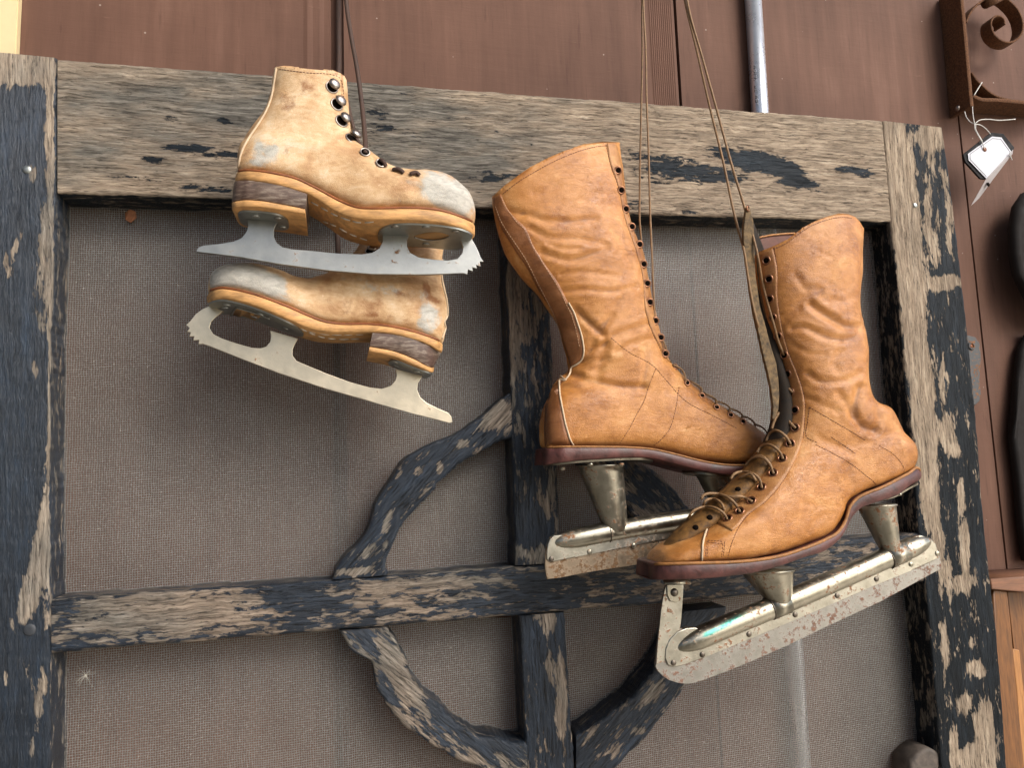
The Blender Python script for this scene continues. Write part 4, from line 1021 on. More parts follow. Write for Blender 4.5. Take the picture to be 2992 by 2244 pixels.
YU, YL = -0.105, -0.052
su, bvu, bodyu = small_skate(Za, YU, 'upper pale leather figure skate with round lace hooks, toe pointing right', foot=[
    (428, 885, 432, 800, .006), (432, 888, 450, 740, .018), (470, 882, 520, 690, .027), (560, 882, 600, 650, .031), (760, 925, 800, 620, .032), (950, 1005, 1000, 650, .032),
    (1100, 1085, 1180, 700, .034), (1240, 1125, 1290, 782, .038), (1400, 1122, 1400, 868, .040), (1520, 1120, 1510, 905, .041), (1640, 1125, 1640, 908, .041), (1750, 1140, 1760, 930, .039),
    (1850, 1170, 1855, 985, .034), (1920, 1198, 1922, 1050, .025), (1955, 1215, 1955, 1130, .012), (1962, 1225, 1962, 1190, .004)],
    shaft=[(676, 110, 1126, 160, .027), (670, 215, 1134, 250, .027), (655, 300, 1140, 350, .027), (640, 400, 1150, 480, .027), (604, 500, 1172, 600, .028), (540, 590, 1215, 700, .029), (480, 680, 1280, 790, .030), (440, 770, 1340, 850, .030), (425, 860, 1380, 900, .029)],
    rim=[(655, 225), (680, 208), (720, 206), (800, 214), (950, 228), (1050, 236), (1095, 250), (1120, 268), (1138, 300)],
    sole_s=[(422, 900, 416, 925, .003), (425, 890, 412, 945, .018), (470, 880, 465, 940, .029), (560, 884, 555, 946, .034), (700, 907, 690, 970, .034), (800, 932, 790, 1000, .033), (900, 977, 885, 1030, .032),
            (1000, 1030, 975, 1085, .032), (1100, 1084, 1060, 1140, .034), (1200, 1120, 1160, 1180, .038), (1300, 1127, 1290, 1195, .042), (1450, 1124, 1450, 1198, .044), (1600, 1125, 1600, 1202, .044), (1750, 1142, 1745, 1217, .042),
            (1850, 1172, 1850, 1243, .037), (1920, 1200, 1920, 1272, .028), (1955, 1220, 1955, 1295, .014), (1963, 1235, 1963, 1300, .003)],
    stack=[(405, 960, 393, 1085, .004), (412, 949, 393, 1082, .02), (470, 942, 460, 1068, .030), (560, 948, 555, 1070, .033), (700, 972, 690, 1090, .033), (880, 1030, 866, 1125, .033)],
    lift=[(393, 1088, 393, 1128, .004), (393, 1085, 395, 1122, .02), (460, 1071, 460, 1114, .031), (555, 1073, 555, 1114, .034), (690, 1093, 690, 1132, .034), (866, 1128, 866, 1160, .034)],
    blade=[(163, 1405), (168, 1388), (180, 1374), (215, 1362), (300, 1355), (400, 1338), (455, 1315), (487, 1275), (498, 1235), (490, 1196), (692, 1208), (678, 1230), (665, 1262), (662, 1300), (680, 1345), (718, 1374), (780, 1388), (900, 1398), (1080, 1415),
           (1230, 1420), (1300, 1410), (1345, 1382), (1366, 1340), (1368, 1300), (1362, 1280), (1540, 1292), (1526, 1330), (1525, 1370), (1545, 1410), (1600, 1440), (1700, 1455), (1790, 1460), (1850, 1450), (1880, 1415), (1888, 1375), (1876, 1340), (1860, 1310), (1842, 1285),
           (1928, 1300), (1960, 1350), (1985, 1400), (2000, 1440), (2021, 1470), (1996, 1468), (2001, 1500), (1972, 1490), (1977, 1514), (1948, 1505), (1950, 1532), (1920, 1520), (1914, 1552), (1888, 1544), (1800, 1548), (1600, 1553), (1300, 1550), (1000, 1525), (700, 1485), (450, 1440), (250, 1415)],
    bladeM=MT['steel'], fplate=(1330, 1945), hplate=(432, 765), screws=[(545, 1175), (692, 1190), (722, 1248), (1448, 1243), (1648, 1245), (1838, 1275), (1648, 1355)],
    rows=[[(905, 1080), (960, 1110), (1050, 1160), (1130, 1192), (1220, 1214), (1320, 1208)], [(985, 1208), (1010, 1216), (1060, 1235), (1150, 1285), (1240, 1320), (1320, 1345)]],
    slot=([(1572, 1303), (1630, 1285), (1690, 1278), (1750, 1282), (1797, 1300)], [(1572, 1306), (1630, 1322), (1690, 1325), (1750, 1318), (1797, 1302)]),
    pipe_=[(682, 222), (670, 300), (655, 390), (620, 490), (560, 590), (500, 680), (455, 770), (438, 860)],
    stain=[(870, 340, 90, 70, 0, .5), (760, 420, 60, 50, 30, .5), (740, 480, 40, 20, 0, .3), (600, 790, 30, 30, 0, .5), (1060, 250, 60, 14, 5, .5), (1105, 330, 12, 90, 0, .6), (820, 700, 70, 50, 0, .25), (950, 640, 60, 50, 0, .2), (1540, 985, 60, 20, -15, .5), (700, 900, 200, 14, 10, .3), (480, 780, 25, 90, 20, .3), (1900, 1180, 60, 14, 20, .4), (430, 830, 16, 90, 10, .4)],
    grey=[(1760, 1000, 190, 110, 22, 1.0), (1850, 1110, 130, 100, 30, .8), (1500, 1070, 70, 30, 20, .35), (610, 770, 95, 90, -20, .72), (560, 700, 40, 40, 0, .4), (520, 830, 60, 22, 10, .45), (1500, 950, 60, 20, 0, .2), (690, 730, 50, 30, 0, .35)],
    folds=[([(1590, 905), (1600, 960), (1575, 1020)], -.0012, 26), ([(1500, 930), (1560, 980), (1590, 990)], -.0010, 22), ([(1180, 600), (1080, 640), (980, 650)], -.0006, 30), ([(620, 560), (700, 570), (820, 560)], -.0006, 30)], Yf=-.12)
for p, q in (((1040, 340), (1047, 330)), ((1070, 452), (1086, 438)), ((1100, 560), (1117, 548)), ((1165, 672), (1186, 658))): hook(bvu, Za(p)[0], Za(q)[0], su, YU - .02)
for p in ((1252, 768), (1352, 838)): eyelet(bvu, Za(p)[0], su, .0044, .0009, MT['hook'], YU - .02)
stitch('stitching', bvu, [Za((700, 225), (900, 250), (1050, 262), (1085, 275), (1108, 330), (1115, 420))], MT['thread_d'], bodyu, .0004, .0002, .0022, .001, YU - .02)
lacing('lace_loop', bvu, Za, [(1340, 818), (1360, 838), (1385, 858)], .0022, .0008, .003, su, YU - .01, MT['lace_dark'])
lacing('lace_loop', bvu, Za, [(1435, 880), (1465, 886), (1500, 898)], .0024, .0008, .002, su, YU - .01, MT['lace_dark'])
lacing('lace_loop', bvu, Za, [(1545, 908), (1575, 906), (1605, 914)], .0024, .0008, .002, su, YU - .01, MT['lace_dark'])
# tongue showing at the throat
e, _ = hit(bvu, Za((1255, 772))[0], .001, YU - .02)
pl = [P(p, y) for p, y in zip(Zs((1505, -200), (1530, 100), (1590, 500), (1680, 1000), (1752, 1560)), (-.012, -.02, -.034, -.052, -.072))]
pl += [P(Za((1252, 650))[0], -.098), e]
tube('lace', pl, .0028, MT['lace_dark'], su, 8, 60, .8)
pl = [P(p, y) for p, y in zip(Za((1140, 420), (1160, 520), (1185, 620), (1210, 690), (1245, 730)), (-.1, -.112, -.12, -.124, -.122))]
tube('lace', pl, .0022, MT['lace_dark'], su, 8, 24, .6)

sl_, bvl, bodyl = small_skate(Zb, YL, 'lower pale leather figure skate with grey worn toe, toe pointing left under the other', foot=[
    (238, 455, 240, 432, .004), (243, 448, 250, 400, .014), (262, 438, 275, 350, .025), (310, 427, 330, 310, .034), (400, 434, 400, 290, .039), (520, 462, 520, 281, .041), (650, 507, 650, 305, .041), (780, 560, 780, 346, .039), (900, 612, 880, 368, .036),
    (1000, 644, 960, 352, .033), (1100, 657, 1060, 300, .032), (1250, 657, 1200, 280, .031), (1400, 670, 1400, 300, .031), (1550, 702, 1550, 350, .031), (1670, 742, 1680, 430, .028), (1735, 772, 1750, 540, .02), (1758, 787, 1775, 680, .008)],
    shaft=[(950, 500, 1788, 620, .029), (975, 420, 1788, 520, .029), (1030, 335, 1765, 410, .027, .006), (1130, 250, 1750, 310, .025, .012), (1200, 165, 1757, 190, .022, .020), (1250, 60, 1775, 60, .020, .024), (1290, -40, 1790, -20, .018, .027)],
    rim=[(1240, 10), (1400, 5), (1600, 15), (1800, 25)],
    sole_s=[(232, 475, 230, 510, .004), (243, 450, 240, 520, .016), (265, 438, 262, 505, .028), (320, 426, 318, 490, .037), (410, 436, 408, 500, .042), (530, 465, 525, 532, .044), (660, 510, 650, 580, .044), (780, 558, 770, 632, .042), (880, 602, 870, 675, .037),
            (980, 640, 970, 702, .034), (1100, 658, 1095, 710, .032), (1250, 658, 1245, 708, .032), (1400, 670, 1395, 714, .034), (1550, 702, 1545, 748, .034), (1670, 740, 1665, 790, .030), (1740, 772, 1735, 828, .018), (1756, 787, 1752, 835, .004)],
    stack=[(1302, 712, 1283, 800, .033), (1450, 724, 1440, 830, .033), (1600, 764, 1580, 885, .032), (1680, 802, 1655, 925, .026), (1725, 832, 1690, 935, .016), (1745, 842, 1700, 930, .004)],
    lift=[(1283, 803, 1278, 832, .034), (1440, 833, 1432, 866, .034), (1580, 888, 1572, 922, .033), (1655, 928, 1650, 955, .027), (1690, 938, 1688, 968, .017), (1700, 933, 1698, 962, .004)],
    blade=[(255, 536), (338, 573), (290, 610), (260, 640), (247, 680), (270, 720), (330, 750), (420, 780), (520, 808), (580, 812), (615, 800), (640, 770), (645, 735), (638, 696), (820, 750), (800, 785), (785, 820), (785, 860), (810, 895), (870, 920), (1000, 975),
           (1150, 1030), (1280, 1065), (1360, 1075), (1420, 1055), (1450, 1020), (1458, 985), (1450, 946), (1625, 992), (1595, 1040), (1590, 1080), (1610, 1130), (1650, 1165), (1720, 1200), (1790, 1230), (1812, 1255), (1819, 1290), (1800, 1297), (1600, 1245), (1300, 1160), (1000, 1075), (700, 975), (450, 880), (250, 800),
           (205, 785), (176, 788), (180, 760), (142, 763), (148, 736), (116, 738), (126, 710), (100, 708), (119, 682), (96, 662), (122, 638), (160, 590), (200, 560)],
    bladeM=MT['steel_warm'], fplate=(245, 862), hplate=(1405, 1690), screws=[(350, 552), (540, 610), (348, 605), (740, 685), (530, 705), (1455, 930), (1590, 962), (1418, 968)],
    rows=[[(840, 682), (900, 712), (980, 740), (1080, 752), (1180, 750), (1280, 748)], [(850, 812), (950, 822), (1050, 826), (1160, 824), (1268, 826)]],
    slot=([(385, 592), (450, 600), (520, 625), (575, 655), (605, 690)], [(388, 600), (430, 640), (490, 668), (550, 690), (603, 696)]),
    pipe_=[(1750, 240), (1745, 320), (1755, 410), (1778, 500), (1784, 600), (1770, 690), (1748, 750)],
    stain=[(1060, 540, 130, 60, 0, .35), (1280, 520, 120, 60, 0, .3), (1650, 420, 30, 70, -10, .75), (1700, 500, 60, 22, 20, .6), (1500, 460, 60, 18, 10, .4), (1300, 600, 200, 20, 5, .4), (1550, 600, 60, 40, 0, .25), (870, 390, 60, 16, 10, .3), (800, 440, 60, 40, 0, .15)],
    grey=[(430, 350, 230, 95, 10, 1.0), (580, 400, 190, 90, 25, .85), (330, 400, 80, 50, 0, .6), (700, 380, 70, 50, 20, .5), (1660, 630, 90, 120, 0, .8), (1350, 420, 200, 50, 5, .5), (1620, 460, 90, 50, 0, .4), (1450, 560, 60, 30, 0, .3), (1150, 360, 120, 20, 0, .3)],
    folds=[([(780, 350), (840, 400), (900, 380)], -.0012, 26), ([(1000, 330), (1060, 420), (1100, 430)], -.0010, 30), ([(1700, 380), (1600, 440), (1500, 450)], -.0008, 28)], Yf=-.07)
hook(bvl, Zb((1290, 182))[0], Zb((1308, 178))[0], sl_, YL)
pl = [P(p, y) for p, y in zip(Zs((1412, -200), (1412, 400), (1412, 1000)), (.0, -.004, -.008))] + [P(p, y) for p, y in zip(Za((1050, 600), (1070, 1200), (1078, 1420), (1060, 1560)), (-.010, -.014, -.02, -.035))]
tube('lace', pl, .0036, MT['lace_dark'], sl_, 8, 60, .75)

# ------------------------------------------------------------------ tall tan racing skates (right)
def tall_boot(t, Yc, foot, shaft, rim, stain, folds, Yf, nz=0.0007, fk=0.62):
    fo = loft(nearbottom(foot, Yc), Yc, 110, 56, 5.5, 2.1); sh = loft(shaft, Yc, 90, 56, 2.2, 2.4)
    me = fuse([fo, sh], 0.0018, 8)
    displace(me, [(l, a * fk, s * .52) for l, a, s in folds], nz, 22, Yc * 10)
    cut_top(me, rim)
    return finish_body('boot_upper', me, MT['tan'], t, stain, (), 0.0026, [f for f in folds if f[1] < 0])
def bullet(pts, r, Yc, f, n=80):
    L = [P(p, Yc) for p in f(*pts)]; A = crp(L, n); R = []
    for i in range(n):
        u = i / (n - 1); e = min(u / 0.115, (1 - u) / 0.10, 1); R.append(max(r * (1 - (1 - min(e, 1)) ** 2.2) ** 0.68, 0.0004))
    return tube_data([Vector(a) for a in A], R, 28)
def cup(p0, r0, p1, r1, Yc, f):
    a, b = P(f(p0)[0], Yc), P(f(p1)[0], Yc); L = (b - a).length; ax = (b - a).normalized()
    prof = [(r0 * 1.08, 0), (r0 * 1.07, 0.0016), (r0, 0.0022)]
    for i in range(1, 15):
        u = i / 14; prof.append((r1 + (r0 - r1) * (1 - u) ** 0.86, 0.0022 + (L - 0.0022) * u))
    # keep the top horizontal: shear the rings towards the axis foot
    V = []; Fc = []; seg = 36
    for r, h in prof:
        c = a + ax * h
        for k in range(seg):
            q = 2 * math.pi * k / seg; V.append(c + Vector((r * math.cos(q), r * math.sin(q) * 0.92, 0)))
    n = len(prof)
    for i in range(n - 1):
        for k in range(seg):
            s, e = i*seg+k, i*seg+(k+1) % seg; Fc.append((s, e, e+seg, s+seg))
    Fc.append(tuple(range(seg))[::-1]); Fc.append(tuple(range((n-1)*seg, n*seg)))
    return V, Fc

# left tall boot
YA = -0.054
c = P(D((1430, 960))[0], YA)
ta = thing('ice_skate', (c.x, YA, c.z - .12), 'tall tan tube skate on the left, its toe hidden behind the other tall boot', 'ice skate', 'tall tan tube skates hung as a pair')
bodya, bva = tall_boot(ta, YA, Q(D, [(1180, 967, 1177, 935, .006), (1184, 967, 1173, 890, .018), (1205, 966, 1195, 850, .027), (1243, 965, 1240, 825, .031), (1320, 965, 1330, 808, .032), (1400, 968, 1420, 808, .032), (1470, 982, 1480, 832, .034), (1530, 996, 1530, 864, .036),
    (1590, 1002, 1580, 895, .036), (1640, 1002, 1625, 925, .032), (1680, 1004, 1665, 955, .026), (1705, 1008, 1692, 985, .012), (1712, 1010, 1706, 1005, .004)]),
    Q(D, [(1062, 380, 1328, 260, .034), (1064, 428, 1335, 318, .035), (1067, 459, 1343, 375, .035), (1076, 500, 1349, 430, .036), (1096, 552, 1362, 495, .036), (1126, 596, 1386, 550, .036), (1162, 634, 1395, 600, .035), (1176, 656, 1402, 640, .035), (1205, 697, 1414, 690, .034),
          (1216, 735, 1424, 735, .033), (1226, 775, 1446, 789, .032), (1222, 803, 1487, 828, .031), (1196, 830, 1525, 858, .030), (1182, 880, 1555, 880, .028)]),
    D((1060, 428), (1066, 422), (1090, 400), (1120, 378), (1150, 358), (1185, 340), (1220, 325), (1260, 313), (1300, 308), (1334, 307)),
    S([(1105, 640, 30, 60, -30, .1), (1300, 560, 60, 25, 0, .25), (1230, 350, 90, 10, -25, .3), (1290, 700, 50, 20, 30, .25), (1240, 770, 40, 20, -40, .35), (1280, 690, 30, 14, 50, .3), (1400, 840, 60, 40, 20, .2), (1500, 880, 80, 20, 20, .2), (1100, 395, 30, 20, 0, .2),
       (1560, 960, 60, 18, 10, .2), (1200, 900, 20, 60, 0, .2), (1310, 500, 70, 14, 0, .2), (1330, 640, 40, 12, 0, .2), (1220, 960, 60, 10, 0, .25)]),
    [(Zc((300, 590), (430, 612), (520, 645), (700, 655), (860, 640)), -.0026, 15), (Zc((440, 700), (560, 762), (720, 765), (920, 800)), -.0022, 14), (Zc((520, 860), (700, 905), (850, 865), (940, 830)), -.0026, 15), (Zc((560, 800), (640, 830), (760, 830)), -.0012, 10),
     (Zc((650, 1110), (800, 1098), (950, 1108), (1120, 1080)), -.0024, 13), (Zc((735, 1230), (840, 1330), (910, 1390)), -.0028, 15), (Zc((880, 1500), (980, 1400), (1130, 1345), (1260, 1300)), -.0024, 17), (Zc((900, 1380), (960, 1250), (1060, 1120)), -.0016, 16),
     (Zc((770, 1560), (850, 1480), (930, 1440)), -.0022, 14), (Zc((1000, 1500), (1120, 1440), (1230, 1420)), -.0016, 12), (Zc((620, 420), (560, 470), (470, 470)), -.0010, 16), (Zc((640, 1000), (800, 980), (1000, 1010)), -.0012, 12), (Zc((350, 640), (470, 560), (640, 520)), -.0012, 14),
     (Zd((350, 215), (470, 245), (600, 270), (760, 290), (850, 290)), -.0030, 15), (Zd((380, 160), (470, 120), (600, 110)), -.0018, 14), (Zd((600, 30), (560, 150), (540, 220)), -.0020, 18), (Zd((850, 40), (860, 150), (835, 290)), -.0014, 15), (Zd((500, 60), (530, -60), (640, -160)), -.0018, 16),
     (Zd((330, 170), (380, 200), (440, 215)), -.0026, 12), (Zd((1060, 280), (1110, 380), (1180, 440)), -.0008, 16), (Zc((980, 700), (1060, 820), (1090, 950)), -.0010, 16), (Zc((780, 520), (900, 470), (960, 480)), -.0010, 14)], -.08)
hit_a = lambda p, o=0.0: hit(bva, p, o, YA - .02)
patch('back_strip', bva, Zc((205, 512), (215, 580), (240, 660), (300, 770), (350, 850), (420, 950), (510, 1120), (565, 1200), (622, 1330), (655, 1430), (690, 1540), (705, 1600)),
      Zc((252, 482), (285, 560), (340, 630), (405, 690), (455, 800), (530, 925), (622, 1055), (680, 1170), (738, 1280), (768, 1400), (785, 1480), (772, 1550)), .0016, MT['tan_dark'], bodya, 90, 8, YA - .02, stain=B_(Zc, .452, [(300, 600, 60, 60, 0, .3), (640, 1450, 60, 80, 0, .25)]), skirt=.001)
stitch('stitching', bva, [Zc((262, 500), (300, 585), (350, 655), (412, 715), (462, 820), (535, 940), (615, 1070), (672, 1180), (722, 1290), (750, 1400), (765, 1480)), Zc((225, 560), (262, 660), (330, 770), (410, 890), (500, 1060), (560, 1170), (620, 1300), (660, 1430))],
       MT['thread_t'], bodya, .0004, .0021, .0022, .0011, YA - .02)
tube('strip_edge', sm3(on_line(bva, Zc((690, 1180), (725, 1250), (755, 1330), (780, 1420), (788, 1490), (775, 1550), (735, 1590), (690, 1608), (655, 1625), (640, 1659)), .0012, 50, YA - .02), 3), .0010, MT['cutedge'], bodya, 6)
tube('counter_edge', sm3(on_line(bva, Zd((330, 190), (308, 215), (300, 300), (318, 430), (345, 560), (372, 640), (402, 682)), .0008, 50, YA - .02), 3), .0011, MT['cutedge'], bodya, 6)
patch('heel_counter', bva, Zd((318, 200), (300, 300), (315, 430), (342, 560), (368, 640), (395, 685)), Zd((262, 240), (225, 330), (208, 450), (202, 560), (205, 640), (210, 695)), .0010, MT['tan_dark'], bodya, 40, 6, YA - .02, skirt=.001)
stitch('stitching', bva, [Zd((920, 170), (880, 270), (840, 390), (800, 460), (760, 540), (720, 605), (680, 665)), Zd((1070, 290), (1055, 400), (1040, 470), (1010, 560), (960, 625), (905, 670)), Zd((308, 240), (298, 330), (318, 460), (345, 580)),
                          Zc((930, 160), (945, 230), (965, 310), (1000, 400), (1025, 500), (1050, 620), (1090, 740), (1130, 850), (1165, 1000), (1180, 1120), (1190, 1250), (1220, 1350), (1260, 1440), (1300, 1520)), Zd((630, -30), (740, 60), (900, 150), (1000, 260), (1100, 370), (1300, 480), (1450, 560)),
                          Zc((262, 480), (350, 410), (480, 330), (600, 265), (700, 222), (800, 188), (900, 168), (990, 165))], MT['thread_d'], bodya, .00042, .0001, .0024, .0007, YA - .02)
patch('eyelet_band', bva, Zc((935, 150), (960, 290), (1000, 395), (1048, 620), (1125, 850), (1165, 1000), (1188, 1250), (1220, 1350), (1270, 1450), (1330, 1560)), Zc((995, 150), (1030, 290), (1045, 430), (1095, 620), (1165, 830), (1195, 1000), (1225, 1200), (1275, 1330), (1295, 1430), (1365, 1570)), .0007, MT['facing'], bodya, 80, 5, YA - .02, skirt=.0008)
for p in ((1000, 330), (1020, 458), (1050, 580), (1088, 695), (1138, 810), (1165, 935), (1188, 1060), (1205, 1182), (1240, 1300), (1275, 1410), (1305, 1515)): eyelet(bva, Zc(p)[0], ta, .0038, .0011, None, YA - .02, face=1.6, off=.002)
for p in ((1040, 160), (1118, 265), (1215, 350), (1310, 425), (1400, 475), (1480, 518)): eyelet(bva, Zd(p)[0], ta, .0031, .0009, None, YA - .02, face=.7)
for ln in ([(952, -20), (962, 30), (985, 90)], [(1025, 150), (1075, 195), (1112, 262)], [(1140, 255), (1190, 282), (1212, 345)], [(1228, 330), (1290, 362), (1308, 420)], [(1312, 378), (1370, 400), (1396, 470)], [(1392, 432), (1450, 442), (1480, 512)], [(1475, 478), (1530, 492), (1562, 545)], [(1560, 530), (1610, 550), (1640, 600)]):
    lacing('lace_loop', bva, Zd, ln, .0013, .0010, .0030, ta, YA - .02)
# hanging laces
def strand(f, pts, ys, parent, end=None, r=.00125):
    L = [P(p, y) for p, y in zip(f(*pts), ys)]
    if end is not None: L.append(end)
    tube('lace', L, r, MT['lace'], parent, 8, 50)
strand(Zm, [(836, -150), (832, 0), (834, 320), (828, 640), (820, 1000), (815, 1390), (812, 1640)], [-.030, -.030, -.033, -.036, -.04, -.043, -.045], ta, hit_a(Zc((1120, 760))[0])[0] + Vector((0, .02, 0)))
e = hit_a(Zc((1241, 1297))[0], .001)[0]
strand(Zm, [(840, -150), (840, 0), (855, 300), (862, 650), (875, 1000), (885, 1400), (898, 1700)], [-.034, -.034, -.04, -.048, -.056, -.064, -.07], ta, e)
sa_, sba, RA = sole('sole', Q(D, [(1174, 978, 1173, 995, .004), (1177, 970, 1174, 1003, .018), (1200, 967, 1199, 1001, .029), (1243, 966, 1242, 996, .034), (1300, 966, 1299, 992, .035), (1360, 967, 1358, 989, .034), (1410, 971, 1405, 990, .033), (1460, 982, 1452, 1001, .034),
    (1510, 995, 1503, 1014, .037), (1560, 1004, 1556, 1024, .039), (1620, 1006, 1618, 1026, .037), (1670, 1008, 1670, 1026, .029), (1705, 1010, 1706, 1026, .014), (1716, 1012, 1716, 1022, .003)]), YA, MT['sole_red'], ta, 110, .0012)
tube('welt', edge_line(RA, YA, 1.03, -.0006, 2, -2), .0011, MT['welt'], sa_, 8)
pa_, _ = under('heel_plate', RA, YA, D((1178, 0))[0][0], D((1405, 0))[0][0], .031, .0022, MT['nickel'], ta)
under('toe_plate', RA, YA, D((1480, 0))[0][0], D((1680, 0))[0][0], .031, .0022, MT['nickel'], ta)
for p in ((497, 797), (697, 797), (318, 822)):
    q = P(Zd(p)[0], YA - .027 if p[0] > 400 else YA - .015); V, Fc = rev(q + Vector((0, 0, .002)), (0, -.25, -1), [(.0034, 0), (.0034, .0016), (.0024, .003), (.0008, .0036)], 14); mk('rivet', V, Fc, MT['nickel'], pa_)
for c0, r0, c1, r1 in (((562, 794), .0250, (668, 1240), .0120), ((1310, 850), .0235, (1390, 1110), .0125)):
    V, Fc = cup(c0, r0, c1, r1, YA, Zd); mk('cup_post', V, Fc, MT['nickel'], ta)
V, Fc = bullet([(243, 1303), (450, 1258), (760, 1200), (1130, 1142), (1500, 1085), (1960, 1020)], .0108, YA, Zd); tb = mk('tube', V, Fc, MT['nickel'], ta)
for a, b in (((600, 1165), (625, 1285)),):
    a_, b_ = P(Zd(a)[0], YA), P(Zd(b)[0], YA)
V, Fc = torus(P(Zd((610, 1229))[0], YA), P(Zd((700, 1212))[0], YA) - P(Zd((610, 1229))[0], YA), .0108, .0007, 28, 6); mk('tube_collar', V, Fc, MT['darkmetal'], tb)
rust_r = lambda o, marks, key='rust': o.data.attributes.new(key, 'FLOAT', 'POINT').data.foreach_set('value', blobfield(projn(np.array([tuple(v.co + rootloc(o)) for v in o.data.vertices])), marks).astype(np.float32))
h = plate('blade_holder', Zd((262, 1250), (235, 1275), (222, 1310), (217, 1360), (216, 1405), (238, 1424), (400, 1390), (590, 1352), (900, 1288), (1300, 1215), (1900, 1110), (1980, 1080), (2000, 1050), (1960, 1015), (1130, 1140), (760, 1195), (400, 1240)), YA - .0034, YA + .0034, MT['nickel_pale'], ta, .0008)
plate('runner', Zd((240, 1260), (215, 1330), (208, 1400), (212, 1470), (224, 1532), (300, 1524), (470, 1490), (740, 1448), (900, 1422), (1300, 1350), (1900, 1245), (1985, 1200), (1985, 1090), (1900, 1060), (1300, 1160), (400, 1330)), YA - .0016, YA + .0016, MT['runner_brown'], ta, .0003)
tube('heel_spur', [P(p, YA - .0006) for p in Zd((262, 1262), (232, 1290), (214, 1350), (207, 1430), (212, 1490), (222, 1532))], .0011, MT['runner_brown'], ta, 6, 20)
for p in ((245, 1402), (492, 1357), (778, 1315), (1010, 1275)):
    V, Fc = rev(P(Zd(p)[0], YA - .0033), (0, -1, 0), [(.0030, 0), (.0029, .0006), (.002, .0011)], 14); mk('rivet', V, Fc, MT['nickel'] if p[0] > 400 else MT['darkmetal'], h)

# right tall boot
YB = -0.124
c = P(D((1700, 1150))[0], YB)
tb_ = thing('ice_skate', (c.x, YB, c.z - .10), 'tall tan tube skate in front on the right, toe pointing left under loose laces', 'ice skate', 'tall tan tube skates hung as a pair')
shaftB = Q(Ze, [(768, 300, 1480, 60, .034), (778, 400, 1462, 170, .035), (790, 490, 1452, 280, .036), (803, 600, 1443, 420, .036), (832, 740, 1440, 560, .035), (857, 830, 1430, 690, .034), (882, 920, 1424, 780, .034), (906, 1000, 1440, 880, .034), (936, 1090, 1466, 990, .035),
    (958, 1180, 1474, 1110, .036), (978, 1270, 1472, 1210, .036), (988, 1370, 1480, 1300, .036), (986, 1450, 1530, 1390, .035), (965, 1550, 1620, 1420, .034), (925, 1640, 1690, 1520, .032), (880, 1730, 1735, 1610, .03)])
footB = Q(Zf, [(1815, 152, 1810, 90, .006), (1800, 167, 1785, 0, .018), (1740, 210, 1715, -80, .028), (1620, 270, 1560, -150, .032), (1500, 317, 1420, -150, .032), (1410, 387, 1250, -130, .032), (1370, 492, 1080, -120, .034), (1310, 582, 970, -40, .037), (1180, 642, 870, 90, .040),
    (1000, 707, 770, 215, .043), (820, 744, 670, 330, .044), (640, 762, 570, 425, .043), (480, 768, 480, 510, .041), (340, 772, 345, 586, .037), (230, 774, 225, 640, .029), (165, 774, 160, 690, .018), (135, 774, 133, 740, .006)])
rimB = Ze((740, 470), (780, 438), (820, 408), (910, 373), (1000, 328), (1060, 282), (1100, 252), (1150, 225), (1200, 203), (1260, 184), (1310, 172), (1350, 168), (1400, 172), (1435, 184), (1463, 212), (1480, 240))
